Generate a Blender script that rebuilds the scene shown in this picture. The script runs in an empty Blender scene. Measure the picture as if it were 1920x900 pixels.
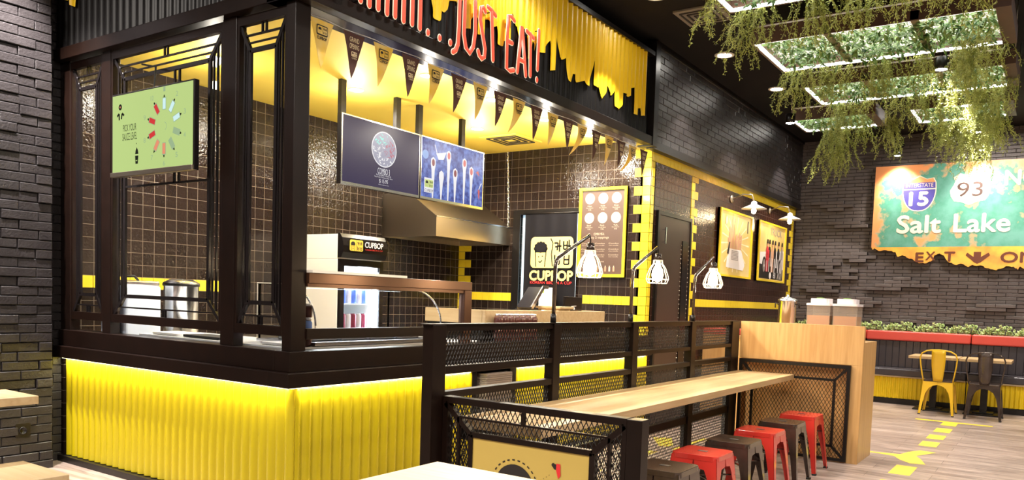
import bpy, math, random
from mathutils import Vector, Matrix
from mathutils.geometry import tessellate_polygon
random.seed(7)
S = bpy.context.scene
COL = S.collection
R = math.radians
# ---------------------------------------------------------------- camera
cam = bpy.data.cameras.new('camera'); cob = bpy.data.objects.new('camera', cam); COL.objects.link(cob)
cam.sensor_width = 36; cam.sensor_fit = 'HORIZONTAL'
cam.lens = 36*1478.96/1920
cam.shift_x = (960-1000)/1920; cam.shift_y = (651.57-450)/1920
cam.clip_start = .05; cam.clip_end = 60
rt = Vector((0.55304607, -0.83242735, 0.0347095)); dn = Vector((-0.03175047, -0.06268796, -0.99752801)); fw = Vector((0.83254547, 0.5505769, -0.06109929))
M = Matrix((( rt.x, -dn.x, -fw.x, 0), (rt.y, -dn.y, -fw.y, 0), (rt.z, -dn.z, -fw.z, 1.3), (0, 0, 0, 1)))
cob.matrix_world = M
S.camera = cob
# ---------------------------------------------------------------- world, exposure, big lights
w = bpy.data.worlds.new('world'); S.world = w; w.use_nodes = True
w.node_tree.nodes['Background'].inputs[0].default_value = (.55, .48, .42, 1)
w.node_tree.nodes['Background'].inputs[1].default_value = .06
S.view_settings.view_transform = 'Standard'; S.view_settings.look = 'None'
S.view_settings.exposure = 0.55; S.view_settings.gamma = 1; S.view_settings.use_curve_mapping = False
def light(kind, loc, power, color=(1, .86, .68), size=.1, target=None, spot=None, blend=.4, parent=None, sy=None, rot=None):
    l = bpy.data.lights.new('lamp_light', kind); l.energy = power; l.color = color
    if kind == 'AREA':
        l.size = size
        if sy: l.shape = 'RECTANGLE'; l.size_y = sy
        else: l.shape = 'DISK'
    else: l.shadow_soft_size = size
    if kind == 'SPOT': l.spot_size = R(spot); l.spot_blend = blend
    o = bpy.data.objects.new('lamp_light', l); COL.objects.link(o)
    o.location = loc
    if target: o.rotation_euler = (Vector(target)-Vector(loc)).to_track_quat('-Z', 'Y').to_euler()
    if rot: o.rotation_euler = [R(a) for a in rot]
    if parent:
        o.parent = parent; o.location = Vector(loc)-parent.location
    return o
light('SPOT', (2.22, 5.36, 3.84), 1100, (1, .95, .94), .03, (2.1, 5.84, 1.4), 84, .7)
HALL_LIGHTS = [(-1.2, 1.2), (-1.2, 4.4), (.6, -.6), (.3, 2.3), (11.5, .75), (.6, 4.6), (2.6, .2), (4.2, -1.4), (6.5, -2.2), (9.3, -1.6)]
for x, y in HALL_LIGHTS:
    light('AREA', (x, y, 3.8), 62, (1, .91, .82), .35, (x, y, 0))
# ---------------------------------------------------------------- helpers
def sock(n, *names):
    for k in names:
        if k in n.inputs: return n.inputs[k]
MATS = {}
def mat(name, col, rough=.5, metal=0, emis=None, es=0, bump=None, trans=0, alpha=1, coat=0, spec=None, ior=None, var=None):
    m = bpy.data.materials.new(name); m.use_nodes = True; nt = m.node_tree; b = nt.nodes['Principled BSDF']
    b.inputs['Base Color'].default_value = (*col, 1); b.inputs['Roughness'].default_value = rough; b.inputs['Metallic'].default_value = metal
    if emis: b.inputs['Emission Color'].default_value = (*emis, 1); b.inputs['Emission Strength'].default_value = es
    if trans: b.inputs['Transmission Weight'].default_value = trans
    if coat: b.inputs['Coat Weight'].default_value = coat; b.inputs['Coat Roughness'].default_value = .08
    if spec is not None: b.inputs['Specular IOR Level'].default_value = spec
    if ior: b.inputs['IOR'].default_value = ior
    b.inputs['Alpha'].default_value = alpha
    tc = nt.nodes.new('ShaderNodeTexCoord')
    if var:   # colour variation: (scale, other colour)
        n = nt.nodes.new('ShaderNodeTexNoise'); n.inputs['Scale'].default_value = var[0]; n.inputs['Detail'].default_value = 5
        nt.links.new(tc.outputs['Object'], n.inputs['Vector'])
        r = nt.nodes.new('ShaderNodeValToRGB'); r.color_ramp.elements[0].color = (*col, 1); r.color_ramp.elements[1].color = (*var[1], 1)
        r.color_ramp.elements[0].position = .35; r.color_ramp.elements[1].position = .68
        nt.links.new(n.outputs['Fac'], r.inputs['Fac']); nt.links.new(r.outputs['Color'], b.inputs['Base Color'])
    if bump:
        n = nt.nodes.new('ShaderNodeTexNoise'); n.inputs['Scale'].default_value = bump[0]; n.inputs['Detail'].default_value = 4
        nt.links.new(tc.outputs['Object'], n.inputs['Vector'])
        bp = nt.nodes.new('ShaderNodeBump'); bp.inputs['Strength'].default_value = bump[1]; bp.inputs['Distance'].default_value = .01
        nt.links.new(n.outputs['Fac'], bp.inputs['Height']); nt.links.new(bp.outputs['Normal'], b.inputs['Normal'])
    MATS[name] = m
    return m
def wood(name, c0, c1, axis, rough=.4, scale=1.0):
    m = mat(name, c0, rough); nt = m.node_tree; b = nt.nodes['Principled BSDF']
    tc = nt.nodes.new('ShaderNodeTexCoord'); mp = nt.nodes.new('ShaderNodeMapping')
    s = [14*scale]*3; s['XYZ'.index(axis)] = .9*scale
    mp.inputs['Scale'].default_value = s; nt.links.new(tc.outputs['Object'], mp.inputs['Vector'])
    n = nt.nodes.new('ShaderNodeTexNoise'); n.inputs['Scale'].default_value = 2.2; n.inputs['Detail'].default_value = 7; n.inputs['Distortion'].default_value = .6
    nt.links.new(mp.outputs[0], n.inputs['Vector'])
    r = nt.nodes.new('ShaderNodeValToRGB'); r.color_ramp.elements[0].color = (*c1, 1); r.color_ramp.elements[1].color = (*c0, 1)
    r.color_ramp.elements[0].position = .3; r.color_ramp.elements[1].position = .62
    nt.links.new(n.outputs['Fac'], r.inputs['Fac']); nt.links.new(r.outputs['Color'], b.inputs['Base Color'])
    return m
def tilemat(name, plane, col, grout, rough=.07):
    m = mat(name, col, rough, spec=.4); nt = m.node_tree; b = nt.nodes['Principled BSDF']; L = nt.links.new
    tc = nt.nodes.new('ShaderNodeTexCoord'); sp = nt.nodes.new('ShaderNodeSeparateXYZ'); cb = nt.nodes.new('ShaderNodeCombineXYZ')
    L(tc.outputs['Object'], sp.inputs[0])
    ad = nt.nodes.new('ShaderNodeMath'); ad.operation = 'ADD'; ad.inputs[1].default_value = 20*.0945-1.27
    L(sp.outputs['Z'], ad.inputs[0]); L(ad.outputs[0], cb.inputs['Y'])
    L(sp.outputs['X' if plane == 'X' else 'Y'], cb.inputs['X'])
    br = nt.nodes.new('ShaderNodeTexBrick'); br.offset = 0; br.squash = 1
    br.inputs['Scale'].default_value = 1; br.inputs['Brick Width'].default_value = .0945; br.inputs['Row Height'].default_value = .0945
    br.inputs['Mortar Size'].default_value = .0022; br.inputs['Mortar Smooth'].default_value = .3
    br.inputs['Color1'].default_value = (*col, 1); br.inputs['Color2'].default_value = (*[c*1.35 for c in col], 1); br.inputs['Mortar'].default_value = (*grout, 1)
    L(cb.outputs[0], br.inputs['Vector']); L(br.outputs['Color'], b.inputs['Base Color'])
    no = nt.nodes.new('ShaderNodeTexNoise'); no.inputs['Scale'].default_value = 55; no.inputs['Detail'].default_value = 2; L(tc.outputs['Object'], no.inputs['Vector'])
    b1 = nt.nodes.new('ShaderNodeBump'); b1.inputs['Strength'].default_value = .5; b1.inputs['Distance'].default_value = .006; L(no.outputs['Fac'], b1.inputs['Height'])
    b2 = nt.nodes.new('ShaderNodeBump'); b2.inputs['Strength'].default_value = .5; b2.inputs['Distance'].default_value = .004; b2.invert = True
    L(br.outputs['Fac'], b2.inputs['Height']); L(b1.outputs['Normal'], b2.inputs['Normal']); L(b2.outputs['Normal'], b.inputs['Normal'])
    mr = nt.nodes.new('ShaderNodeMapRange'); mr.inputs[3].default_value = rough; mr.inputs[4].default_value = .6
    L(br.outputs['Fac'], mr.inputs[0]); L(mr.outputs[0], b.inputs['Roughness'])
    return m
def V(*a): return Vector(a)
class MB:
    def __init__(s): s.v = []; s.f = []; s.m = []; s.s = []
    def add(s, vs, fs, mi=0, sm=False):
        k = len(s.v); s.v += [tuple(v) for v in vs]
        for f in fs: s.f.append(tuple(i+k for i in f)); s.m.append(mi); s.s.append(sm)
        return s
    def box(s, x0, x1, y0, y1, z0, z1, mi=0):
        if x0 > x1: x0, x1 = x1, x0
        if y0 > y1: y0, y1 = y1, y0
        if z0 > z1: z0, z1 = z1, z0
        return s.add([(x0,y0,z0),(x1,y0,z0),(x1,y1,z0),(x0,y1,z0),(x0,y0,z1),(x1,y0,z1),(x1,y1,z1),(x0,y1,z1)],
                     [(0,3,2,1),(4,5,6,7),(0,1,5,4),(1,2,6,5),(2,3,7,6),(3,0,4,7)], mi)
    def bar(s, p, q, w, h=None, up=(0,0,1), mi=0):
        p, q, up = Vector(p), Vector(q), Vector(up); h = h or w; d = (q-p)
        if d.length < 1e-6: return s
        d.normalize(); a = d.cross(up)
        if a.length < 1e-4: a = d.cross(Vector((1,0,0)))
        a.normalize(); b = a.cross(d).normalized()
        vs = []
        for c in (p, q):
            for i, j in ((-1,-1),(1,-1),(1,1),(-1,1)): vs.append(c+a*(i*w/2)+b*(j*h/2))
        return s.add(vs, [(3,2,1,0),(4,5,6,7),(0,1,5,4),(1,2,6,5),(2,3,7,6),(3,0,4,7)], mi)
    def tube(s, pts, r, n=8, mi=0, closed=False, flat=None):
        # flat=(normal, k): squash the section along normal by k
        pts = [Vector(p) for p in pts]; N = len(pts); rs = r if isinstance(r, (list, tuple)) else [r]*N
        rings = []; a = None
        for i, p in enumerate(pts):
            if closed: d = pts[(i+1) % N]-pts[i-1]
            else: d = pts[min(i+1, N-1)]-pts[max(i-1, 0)]
            d.normalize()
            if flat is not None: a = Vector(flat[0])
            elif a is None: a = d.orthogonal()
            a = (a-d*a.dot(d)); a.normalize(); b = d.cross(a)
            k = flat[1] if flat is not None else 1
            rings.append([p+(a*math.cos(t)*k+b*math.sin(t))*rs[i] for t in [2*math.pi*j/n for j in range(n)]])
        vs = [v for g in rings for v in g]; fs = []
        for i in range(N if closed else N-1):
            for j in range(n):
                i2 = (i+1) % N
                fs.append((i*n+j, i*n+(j+1) % n, i2*n+(j+1) % n, i2*n+j))
        if not closed: fs += [tuple(range(n))[::-1], tuple((N-1)*n+j for j in range(n))]
        return s.add(vs, fs, mi, True)
    def cyl(s, p, q, r0, r1=None, n=20, mi=0): return s.tube([p, q], [r0, r1 if r1 is not None else r0], n, mi)
    def lathe(s, prof, c, n=24, mi=0, ax=(0,0,1), sm=True):
        ax = Vector(ax); a = ax.orthogonal().normalized(); b = ax.cross(a); c = Vector(c); N = len(prof)
        vs = [c+ax*z+(a*math.cos(2*math.pi*j/n)+b*math.sin(2*math.pi*j/n))*r for r, z in prof for j in range(n)]
        fs = [(i*n+j, i*n+(j+1) % n, (i+1)*n+(j+1) % n, (i+1)*n+j) for i in range(N-1) for j in range(n)]
        if prof[0][0] > 1e-5: fs.append(tuple(range(n))[::-1])
        if prof[-1][0] > 1e-5: fs.append(tuple((N-1)*n+j for j in range(n)))
        return s.add(vs, fs, mi, sm)
    def prism(s, poly, o, u, v, t, mi=0):
        # polygon (a,b) in frame o,u,v; front face on the frame, thickness t going behind (against u x v)
        o, u, v = Vector(o), Vector(u), Vector(v); n = u.cross(v).normalized()
        P = [o+u*a+v*b for a, b in poly]; K = len(P)
        area = sum(poly[i][0]*poly[(i+1) % K][1]-poly[(i+1) % K][0]*poly[i][1] for i in range(K))
        if area < 0: P = P[::-1]
        tr = tessellate_polygon([P]); fs = []
        for t3 in tr:
            a, b, c = t3
            if (P[b]-P[a]).cross(P[c]-P[a]).dot(n) < 0: b, c = c, b
            fs.append((a, b, c))
            if t: fs.append((c+K, b+K, a+K))
        vs = P+([p-n*t for p in P] if t else [])
        if t: fs += [(i, i+K, (i+1) % K+K, (i+1) % K) for i in range(K)]
        return s.add(vs, fs, mi)
    def build(s, name, mats, parent=None, bevel=0, kind=None, label=None, seg=2):
        off = Vector((0,0,0)); p = parent
        while p is not None: off += p.location; p = p.parent
        me = bpy.data.meshes.new(name)
        me.from_pydata([Vector(v)-off for v in s.v], [], s.f)
        for mm in (mats if isinstance(mats, (list, tuple)) else [mats]): me.materials.append(mm)
        me.polygons.foreach_set('material_index', s.m); me.polygons.foreach_set('use_smooth', s.s); me.update()
        o = bpy.data.objects.new(name, me); COL.objects.link(o)
        if parent is not None: o.parent = parent
        if kind: o['kind'] = kind
        if label: o['label'] = label
        if bevel:
            b = o.modifiers.new('bevel', 'BEVEL'); b.width = bevel; b.segments = seg; b.limit_method = 'ANGLE'; b.angle_limit = R(40)
        return o
def thing(name, label, cat, loc, group=None):
    o = bpy.data.objects.new(name, None); COL.objects.link(o); o.location = loc; o.empty_display_size = .1
    o['label'] = label; o['category'] = cat
    if group: o['group'] = group
    return o
def tag(o, label, cat, group=None):
    o['label'] = label; o['category'] = cat
    if group: o['group'] = group
    return o
def dup(root, loc=None, rotz=None, label=None, mats=None):
    r = root.copy(); COL.objects.link(r)
    if loc is not None: r.location = loc
    if rotz is not None: r.rotation_euler = (0,0,rotz)
    if label: r['label'] = label
    def rec(a, b):
        for ch in list(a.children):
            c = ch.copy(); COL.objects.link(c); c.parent = b
            if mats and c.type == 'MESH':
                for sl_i, sl in enumerate(c.material_slots):
                    if sl.material in mats: sl.link = 'OBJECT'; sl.material = mats[sl_ref(ch, sl_i)]
            rec(ch, c)
    def sl_ref(ch, i): return ch.material_slots[i].material
    rec(root, r)
    return r
def rrect(a0, b0, a1, b1, r, n=5):
    P = []
    for cx, cy, t0 in ((a1-r, b0+r, -90), (a1-r, b1-r, 0), (a0+r, b1-r, 90), (a0+r, b0+r, 180)):
        for i in range(n+1): t = R(t0+90*i/n); P.append((cx+r*math.cos(t), cy+r*math.sin(t)))
    return P
def circ(cx, cy, r, n=24, ry=None): return [(cx+r*math.cos(2*math.pi*i/n), cy+(ry or r)*math.sin(2*math.pi*i/n)) for i in range(n)]
_tc = {}
def text_geo(body):
    if body not in _tc:
        cu = bpy.data.curves.new('lettering', 'FONT'); cu.body = body; cu.resolution_u = 3; cu.size = 1
        ob = bpy.data.objects.new('lettering', cu); COL.objects.link(ob); bpy.context.view_layer.update()
        me = bpy.data.meshes.new_from_object(ob.evaluated_get(bpy.context.evaluated_depsgraph_get()))
        vs = [(v.co.x, v.co.y) for v in me.vertices]; fs = [tuple(p.vertices) for p in me.polygons]
        bpy.data.objects.remove(ob); bpy.data.curves.remove(cu); bpy.data.meshes.remove(me)
        _tc[body] = (vs, fs)
    return _tc[body]
class Art:
    """flat printed design on a plane: o lower-left, u right, v up; layers lift by a hair"""
    def __init__(s, o, u, v): s.o, s.u, s.v = Vector(o), Vector(u).normalized(), Vector(v).normalized(); s.n = s.u.cross(s.v); s.mb = MB()
    def poly(s, pts, mi, l=1): s.mb.prism(pts, s.o+s.n*(.0009*l), s.u, s.v, 0, mi); return s
    def rect(s, a0, b0, a1, b1, mi, l=1): return s.poly([(a0,b0),(a1,b0),(a1,b1),(a0,b1)], mi, l)
    def rr(s, a0, b0, a1, b1, r, mi, l=1): return s.poly(rrect(a0,b0,a1,b1,r), mi, l)
    def circle(s, cx, cy, r, mi, l=1, n=24, ry=None): return s.poly(circ(cx,cy,r,n,ry), mi, l)
    def line(s, pts, w, mi, l=1):
        for (a, b), (c, d) in zip(pts, pts[1:]):
            L = math.hypot(c-a, d-b) or 1; x, y = -(d-b)/L*w/2, (c-a)/L*w/2
            s.poly([(a-x,b-y),(c-x,d-y),(c+x,d+y),(a+x,b+y)], mi, l)
        return s
    def ring(s, cx, cy, r, w, mi, l=1, dash=0, n=32, a0=0, a1=360):
        for i in range(n):
            if dash and i % 2: continue
            t0, t1 = R(a0+(a1-a0)*i/n), R(a0+(a1-a0)*(i+1)/n)
            s.poly([(cx+r*math.cos(t0),cy+r*math.sin(t0)),(cx+(r+w)*math.cos(t0),cy+(r+w)*math.sin(t0)),(cx+(r+w)*math.cos(t1),cy+(r+w)*math.sin(t1)),(cx+r*math.cos(t1),cy+r*math.sin(t1))], mi, l)
        return s
    def text(s, body, cx, cy, w, h, mi, l=2, align='c', rot=0, bold=0):
        vs, fs = text_geo(body)
        x0, x1 = min(v[0] for v in vs), max(v[0] for v in vs); y0, y1 = min(v[1] for v in vs), max(v[1] for v in vs)
        sx, sy = w/(x1-x0), h/(y1-y0); ca, sa = math.cos(rot), math.sin(rot)
        offs = [(0,0)] if not bold else [(-bold,0),(bold,0),(0,-bold),(0,bold)]
        for k, (ox, oy) in enumerate(offs):
            P = []
            for x, y in vs:
                a, b = (x-(x0+x1)/2)*sx+ox, (y-(y0+y1)/2)*sy+oy
                P.append(s.o+s.n*(.0009*l+.00005*k)+s.u*(cx+a*ca-b*sa)+s.v*(cy+a*sa+b*ca))
            s.mb.add(P, fs, mi)
        return s
    def build(s, name, mats, parent=None, label=None): return s.mb.build(name, mats, parent, label=label)
def logo(A, cx, cy, w, bg, ink, l=1, word=True, sub=None):
    """the shop's cup-face logo: rounded yellow block, curly-haired cup at left, two syllable blocks at right, word below"""
    h = w*.62; x0, y0 = cx-w/2, cy-h/2
    A.rr(x0, y0, x0+w, y0+h, w*.09, bg, l)
    fx, fw_ = x0+w*.24, w*.27
    for i in range(7):
        t = math.pi*i/6; A.circle(fx+math.cos(t)*fw_*.46, y0+h*.62+math.sin(t)*h*.17, w*.045, ink, l+1, 10)
    A.circle(fx, y0+h*.66, fw_*.5, ink, l+2, 16, ry=h*.17)
    A.rect(fx-fw_*.46, y0+h*.5, fx+fw_*.46, y0+h*.62, ink, l+1)
    A.line([(fx-fw_*.5, y0+h*.6), (fx-fw_*.38, y0+h*.03)], w*.022, ink, l+1); A.line([(fx+fw_*.5, y0+h*.6), (fx+fw_*.38, y0+h*.03)], w*.022, ink, l+1)
    A.circle(fx-fw_*.17, y0+h*.36, w*.015, ink, l+1, 8); A.circle(fx+fw_*.17, y0+h*.38, w*.015, ink, l+1, 8)
    A.line([(fx-fw_*.15, y0+h*.22), (fx-fw_*.03, y0+h*.17), (fx+fw_*.15, y0+h*.25)], w*.024, ink, l+1)
    A.line([(x0+w*.47, y0+h*.95), (x0+w*.53, y0+h*.8), (x0+w*.5, y0+h*.45), (x0+w*.53, y0+h*.05)], w*.024, ink, l+1)
    for ox, k in ((.56, 0), (.78, 1)):
        a = x0+w*ox; g = w*.032
        if k == 0: A.line([(a, y0+h*.8), (a+w*.09, y0+h*.8), (a+w*.07, y0+h*.56)], g, ink, l+1); A.line([(a+w*.02, y0+h*.68), (a+w*.08, y0+h*.68)], g, ink, l+1)
        else: A.line([(a, y0+h*.86), (a, y0+h*.6), (a+w*.08, y0+h*.6), (a+w*.08, y0+h*.86)], g, ink, l+1); A.line([(a, y0+h*.72), (a+w*.08, y0+h*.72)], g, ink, l+1)
        A.line([(a+w*.125, y0+h*.9), (a+w*.125, y0+h*.52)], g, ink, l+1); A.line([(a+w*.09, y0+h*.7), (a+w*.17, y0+h*.7)], g, ink, l+1)
        A.line([(a+w*.02, y0+h*.42), (a+w*.02, y0+h*.12), (a+w*.13, y0+h*.12), (a+w*.13, y0+h*.42)], g, ink, l+1); A.line([(a+w*.02, y0+h*.27), (a+w*.13, y0+h*.27)], g, ink, l+1)
def clip_line(p, d, poly):
    # clip infinite line to convex polygon (2d) -> t0,t1
    t0, t1 = -1e9, 1e9; K = len(poly)
    ar = sum(poly[i][0]*poly[(i+1) % K][1]-poly[(i+1) % K][0]*poly[i][1] for i in range(K)); sg = 1 if ar > 0 else -1
    for i in range(K):
        ax, ay = poly[i]; bx, by = poly[(i+1) % K]; nx, ny = -(by-ay)*sg, (bx-ax)*sg
        den = d[0]*nx+d[1]*ny; num = (ax-p[0])*nx+(ay-p[1])*ny
        if abs(den) < 1e-12:
            if num > 0: return None
            continue
        t = num/den
        if den > 0: t0 = max(t0, t)
        else: t1 = min(t1, t)
    return (t0, t1) if t1-t0 > 1e-4 else None
def exmesh(mb, o, u, v, poly, dx=.030, dy=.062, wd=.0032, th=.004, mi=0):
    """expanded metal: crossing diagonal strands clipped to a convex outline"""
    o, u, v = Vector(o), Vector(u), Vector(v); n = u.cross(v)
    xs = [p[0] for p in poly]; ys = [p[1] for p in poly]
    x0, x1, y0, y1 = min(xs), max(xs), min(ys), max(ys); H = y1-y0; ext = H*dx/dy
    for sg in (1, -1):
        k = math.floor((x0-ext)/dx)
        while k*dx < x1+ext:
            p = (k*dx, y0); d = (sg*dx, dy); L = math.hypot(*d); d = (d[0]/L, d[1]/L)
            c = clip_line(p, d, poly)
            if c:
                A = o+u*(p[0]+d[0]*c[0])+v*(p[1]+d[1]*c[0]); B = o+u*(p[0]+d[0]*c[1])+v*(p[1]+d[1]*c[1])
                mb.bar(A, B, wd, th, n, mi)
            k += 1
    return mb
def bricks(mb, o, u, v, W, H, bw=.225, bh=.064, gap=.006, proud=.012, jit=.004, extra=None, skip=None, a_start=0):
    """running-bond bricks with chamfered edges standing proud of plane (towards u x v)"""
    o, u, v = Vector(o), Vector(u), Vector(v); n = u.cross(v); rw = int(H/bh+.999)
    for r in range(rw):
        b0, b1 = r*bh, min(H, (r+1)*bh-gap)
        if b1-b0 < .01: continue
        a = a_start-(bw/2 if r % 2 else 0)+random.uniform(-.012, .012)
        while a < W:
            a0, a1 = max(a, a_start), min(a+bw-gap, W)
            if a1-a0 > .02 and not (skip and skip(a0, a1, b0, b1)):
                d = proud+random.uniform(-jit, jit)+(extra(a0, a1, b0, b1) if extra else 0); c = .004
                t = random.uniform(-.0015, .0015)
                P = [o+u*a0+v*b0, o+u*a1+v*b0, o+u*a1+v*b1, o+u*a0+v*b1]
                m_ = [p+n*(d-c) for p in P]
                F = [o+u*(a0+c)+v*(b0+c)+n*(d+t), o+u*(a1-c)+v*(b0+c)+n*(d-t), o+u*(a1-c)+v*(b1-c)+n*(d-t), o+u*(a0+c)+v*(b1-c)+n*(d+t)]
                mb.add(P+m_+F, [(i, (i+1) % 4, (i+1) % 4+4, i+4) for i in range(4)]+[(i+4, (i+1) % 4+4, (i+1) % 4+8, i+8) for i in range(4)]+[(8,9,10,11)])
            a += bw
    return mb
def ytiles(mb, o, u, v, cells, s=.0945, t=.006, g=.0050):
    o, u, v = Vector(o), Vector(u), Vector(v); n = u.cross(v)
    for cell in cells:
        a0, b0 = cell[0], cell[1]; wa = cell[2] if len(cell) > 2 else s; hb = cell[3] if len(cell) > 3 else s
        mb.prism([(a0+g/2,b0+g/2),(a0+wa-g/2,b0+g/2),(a0+wa-g/2,b0+hb-g/2),(a0+g/2,b0+hb-g/2)], o+n*t, u, v, t)
    return mb
def corr(mb, o, u, v, W, bot, top, pitch=.078, amp=.02, kind='flute', steps=8, off=0, mi=0):
    """corrugated sheet; bot(a) and top(a) in metres, ridges towards u x v"""
    o, u, v = Vector(o), Vector(u), Vector(v); n = u.cross(v); N = int(W/pitch*steps)+1; vs = []; fs = []; prev = None
    fb = bot if callable(bot) else (lambda a: bot); ft = top if callable(top) else (lambda a: top)
    for i in range(N+1):
        a = min(W, i*pitch/steps); ph = math.pi*a/pitch
        d = amp*(abs(math.sin(ph))**.8 if kind == 'flute' else (.5-.5*math.cos(2*ph)))+off
        b0, b1 = fb(a), ft(a); k = len(vs)
        vs += [o+u*a+v*b0+n*d, o+u*a+v*b1+n*d]
        if prev is not None and (b1-b0 > .002 or prev[1] > .002): fs.append((k-2, k, k+1, k-1))
        prev = (k, b1-b0)
    return mb.add(vs, fs, mi, True)
# ---------------------------------------------------------------- materials
mBlack = mat('black_metal', (.0065,.005,.0045), .34, 0, spec=.35, bump=(40,.05))
mBlackG = mat('black_gloss_metal', (.009,.007,.007), .2, 0, spec=.4)
mFrame = mat('brown_black_steel', (.0095,.0042,.0027), .34, 0, spec=.25, var=(12,(.007,.0033,.0022)))
mFrameWarm = mat('steel_warm_reflection', (.085,.038,.020), .28, .5)  # frame steel with warm reflected light put into its base colour
mSoffit = mat('soffit_metal', (.06,.055,.06), .15, .8)
mCorrB = mat('black_corrugated', (.005,.0042,.004), .38, 0, spec=.22)
mYel = mat('yellow_corrugated', (.50,.395,.006), .30, 0, spec=.5)
mYelD = mat('yellow_drip', (.86,.56,.01), .35, 0)
mYTile = mat('yellow_tile', (.85,.62,.03), .18, 0, bump=(30,.1), coat=.3)
mCeilY = mat('yellow_ceiling', (.85,.63,.085), .6)
mBrick = mat('painted_brick', (.018,.015,.015), .30, 0, bump=(70,.35), var=(6,(.026,.022,.022)))
mBrickW = mat('painted_brick_back', (.078,.063,.060), .42, 0, bump=(90,.5), var=(6,(.10,.083,.078)))
mBrickD = mat('brick_joint', (.013,.011,.011), .7, 0, bump=(60,.3))
mWallP = mat('hall_plaster', (.10,.085,.075), .7)
mCeil = mat('dark_ceiling', (.006,.005,.005), .85, spec=.2, var=(2,(.010,.008,.007)))
mTileA = tilemat('dark_tile_across', 'Y', (.016,.010,.008), (.10,.075,.055))
mTileB = tilemat('dark_tile_along', 'X', (.016,.010,.008), (.15,.115,.085))
mTileH = tilemat('dark_tile_hall', 'X', (.030,.011,.007), (.05,.03,.022), .14)
mWoodX = wood('oak_along_x', (.50,.35,.18), (.42,.275,.125), 'X')
mWoodZ = wood('oak_upright', (.55,.33,.13), (.44,.245,.085), 'Z')
mWoodY = wood('oak_along_y', (.47,.345,.19), (.40,.28,.14), 'Y')
mWoodLit = wood('oak_recess_lit', (.80,.47,.19), (.68,.36,.13), 'Z')  # lighter copy of the oak; light inside the recess put into the colour
mSteel = mat('brushed_steel', (.52,.45,.35), .3, 1, bump=(8,.05))
mSteelB = mat('bright_steel', (.75,.76,.8), .2, 1)
mWhite = mat('white_enamel', (.80,.76,.68), .4)
mWhiteC = mat('white_counter', (.82,.84,.88), .15)
mYel2 = mat('bench_yellow', (.80,.56,.012), .35)
mRed = mat('red_paint', (.56,.036,.026), .16, 0, coat=.4)
mDarkP = mat('gunmetal_paint', (.046,.030,.023), .2, .4, coat=.5, var=(9,(.075,.052,.040)))
mYelP = mat('yellow_paint', (.75,.46,.012), .3, 0, coat=.3)
mRubber = mat('black_rubber', (.01,.01,.01), .6)
mLeather = mat('black_leather', (.050,.044,.050), .22, 0, bump=(25,.2))
mLeatherR = mat('red_leather', (.66,.075,.055), .4, 0, bump=(25,.15))
mGlass = mat('window_glass', (1,1,1), .02, 0, trans=1, ior=1.1)
mPlastic = mat('clear_plastic', (.70,.60,.50), .06, 0, alpha=.13, spec=.3)
mJuice = mat('amber_juice', (.42,.17,.055), .2, 0)
mLed = mat('led_white', (1,1,1), .4, emis=(1,.98,.93), es=6)
mLedC = mat('led_cool', (1,1,1), .4, emis=(.75,.88,1), es=60)
mLedY = mat('led_warm', (1,1,1), .4, emis=(1,.95,.6), es=2.5)
mBulb = mat('bulb_glow', (1,1,1), .4, emis=(1,.78,.45), es=22)
mLens = mat('downlight_lens', (1,1,1), .4, emis=(1,.95,.85), es=60)
mCord = mat('white_cord', (.7,.7,.7), .5)
mKF = mat('kitchen_floor_tile', (.50,.46,.40), .4)  # pale tone of the unseen floor chosen to bounce light upward
mGreyS = mat('grey_sheet', (.22,.20,.18), .4, .2)
mDoor = mat('door_brown', (.050,.030,.021), .4, 0, spec=.3)
mPaper = mat('white_paper', (.8,.8,.82), .6)
mPale = mat('pale_blue_glow_panel', (.45,.62,.78), .3, emis=(.45,.65,.9), es=.35)  # door slab made to glow, standing in for light from the doorway
mInk = mat('dark_ink', (.020,.016,.014), .5)
mBrownF = mat('brown_fabric', (.075,.028,.022), .7)
mYelF = mat('yellow_fabric', (.80,.52,.06), .7, var=(9,(.78,.62,.25)))
mCream = mat('cream_print', (.85,.72,.45), .6)
mLogoY = mat('logo_yellow', (.85,.60,.07), .5)
mRedI = mat('red_ink', (.75,.03,.03), .5)
mBanner = mat('banner_black', (.010,.009,.011), .7, spec=.1)
def leafmat(name, c0, c1): return mat(name, c0, .45, 0, var=(22, c1), spec=.4)
mLeaf = leafmat('leaf_mix', (.025,.11,.02), (.26,.38,.11))
mLeafV = leafmat('vine_leaf', (.24,.28,.04), (.55,.58,.16))
mLeafP = leafmat('plant_leaf', (.22,.40,.10), (.66,.72,.36))
# floor
mFloor = mat('plank_floor', (.35,.28,.23), .32); nt = mFloor.node_tree; b = nt.nodes['Principled BSDF']; L = nt.links.new
tc = nt.nodes.new('ShaderNodeTexCoord'); sp = nt.nodes.new('ShaderNodeSeparateXYZ'); cb = nt.nodes.new('ShaderNodeCombineXYZ')
L(tc.outputs['Object'], sp.inputs[0]); L(sp.outputs['Y'], cb.inputs['X']); L(sp.outputs['X'], cb.inputs['Y'])
br = nt.nodes.new('ShaderNodeTexBrick'); br.offset = .37; br.inputs['Scale'].default_value = 1; br.inputs['Brick Width'].default_value = 1.2; br.inputs['Row Height'].default_value = .2
br.inputs['Mortar Size'].default_value = .0018; br.inputs['Color1'].default_value = (.47,.39,.345,1); br.inputs['Color2'].default_value = (.33,.262,.23,1); br.inputs['Mortar'].default_value = (.10,.075,.06,1)
L(cb.outputs[0], br.inputs['Vector'])
mp = nt.nodes.new('ShaderNodeMapping'); mp.inputs['Scale'].default_value = (9,1.1,1); L(tc.outputs['Object'], mp.inputs['Vector'])
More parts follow.
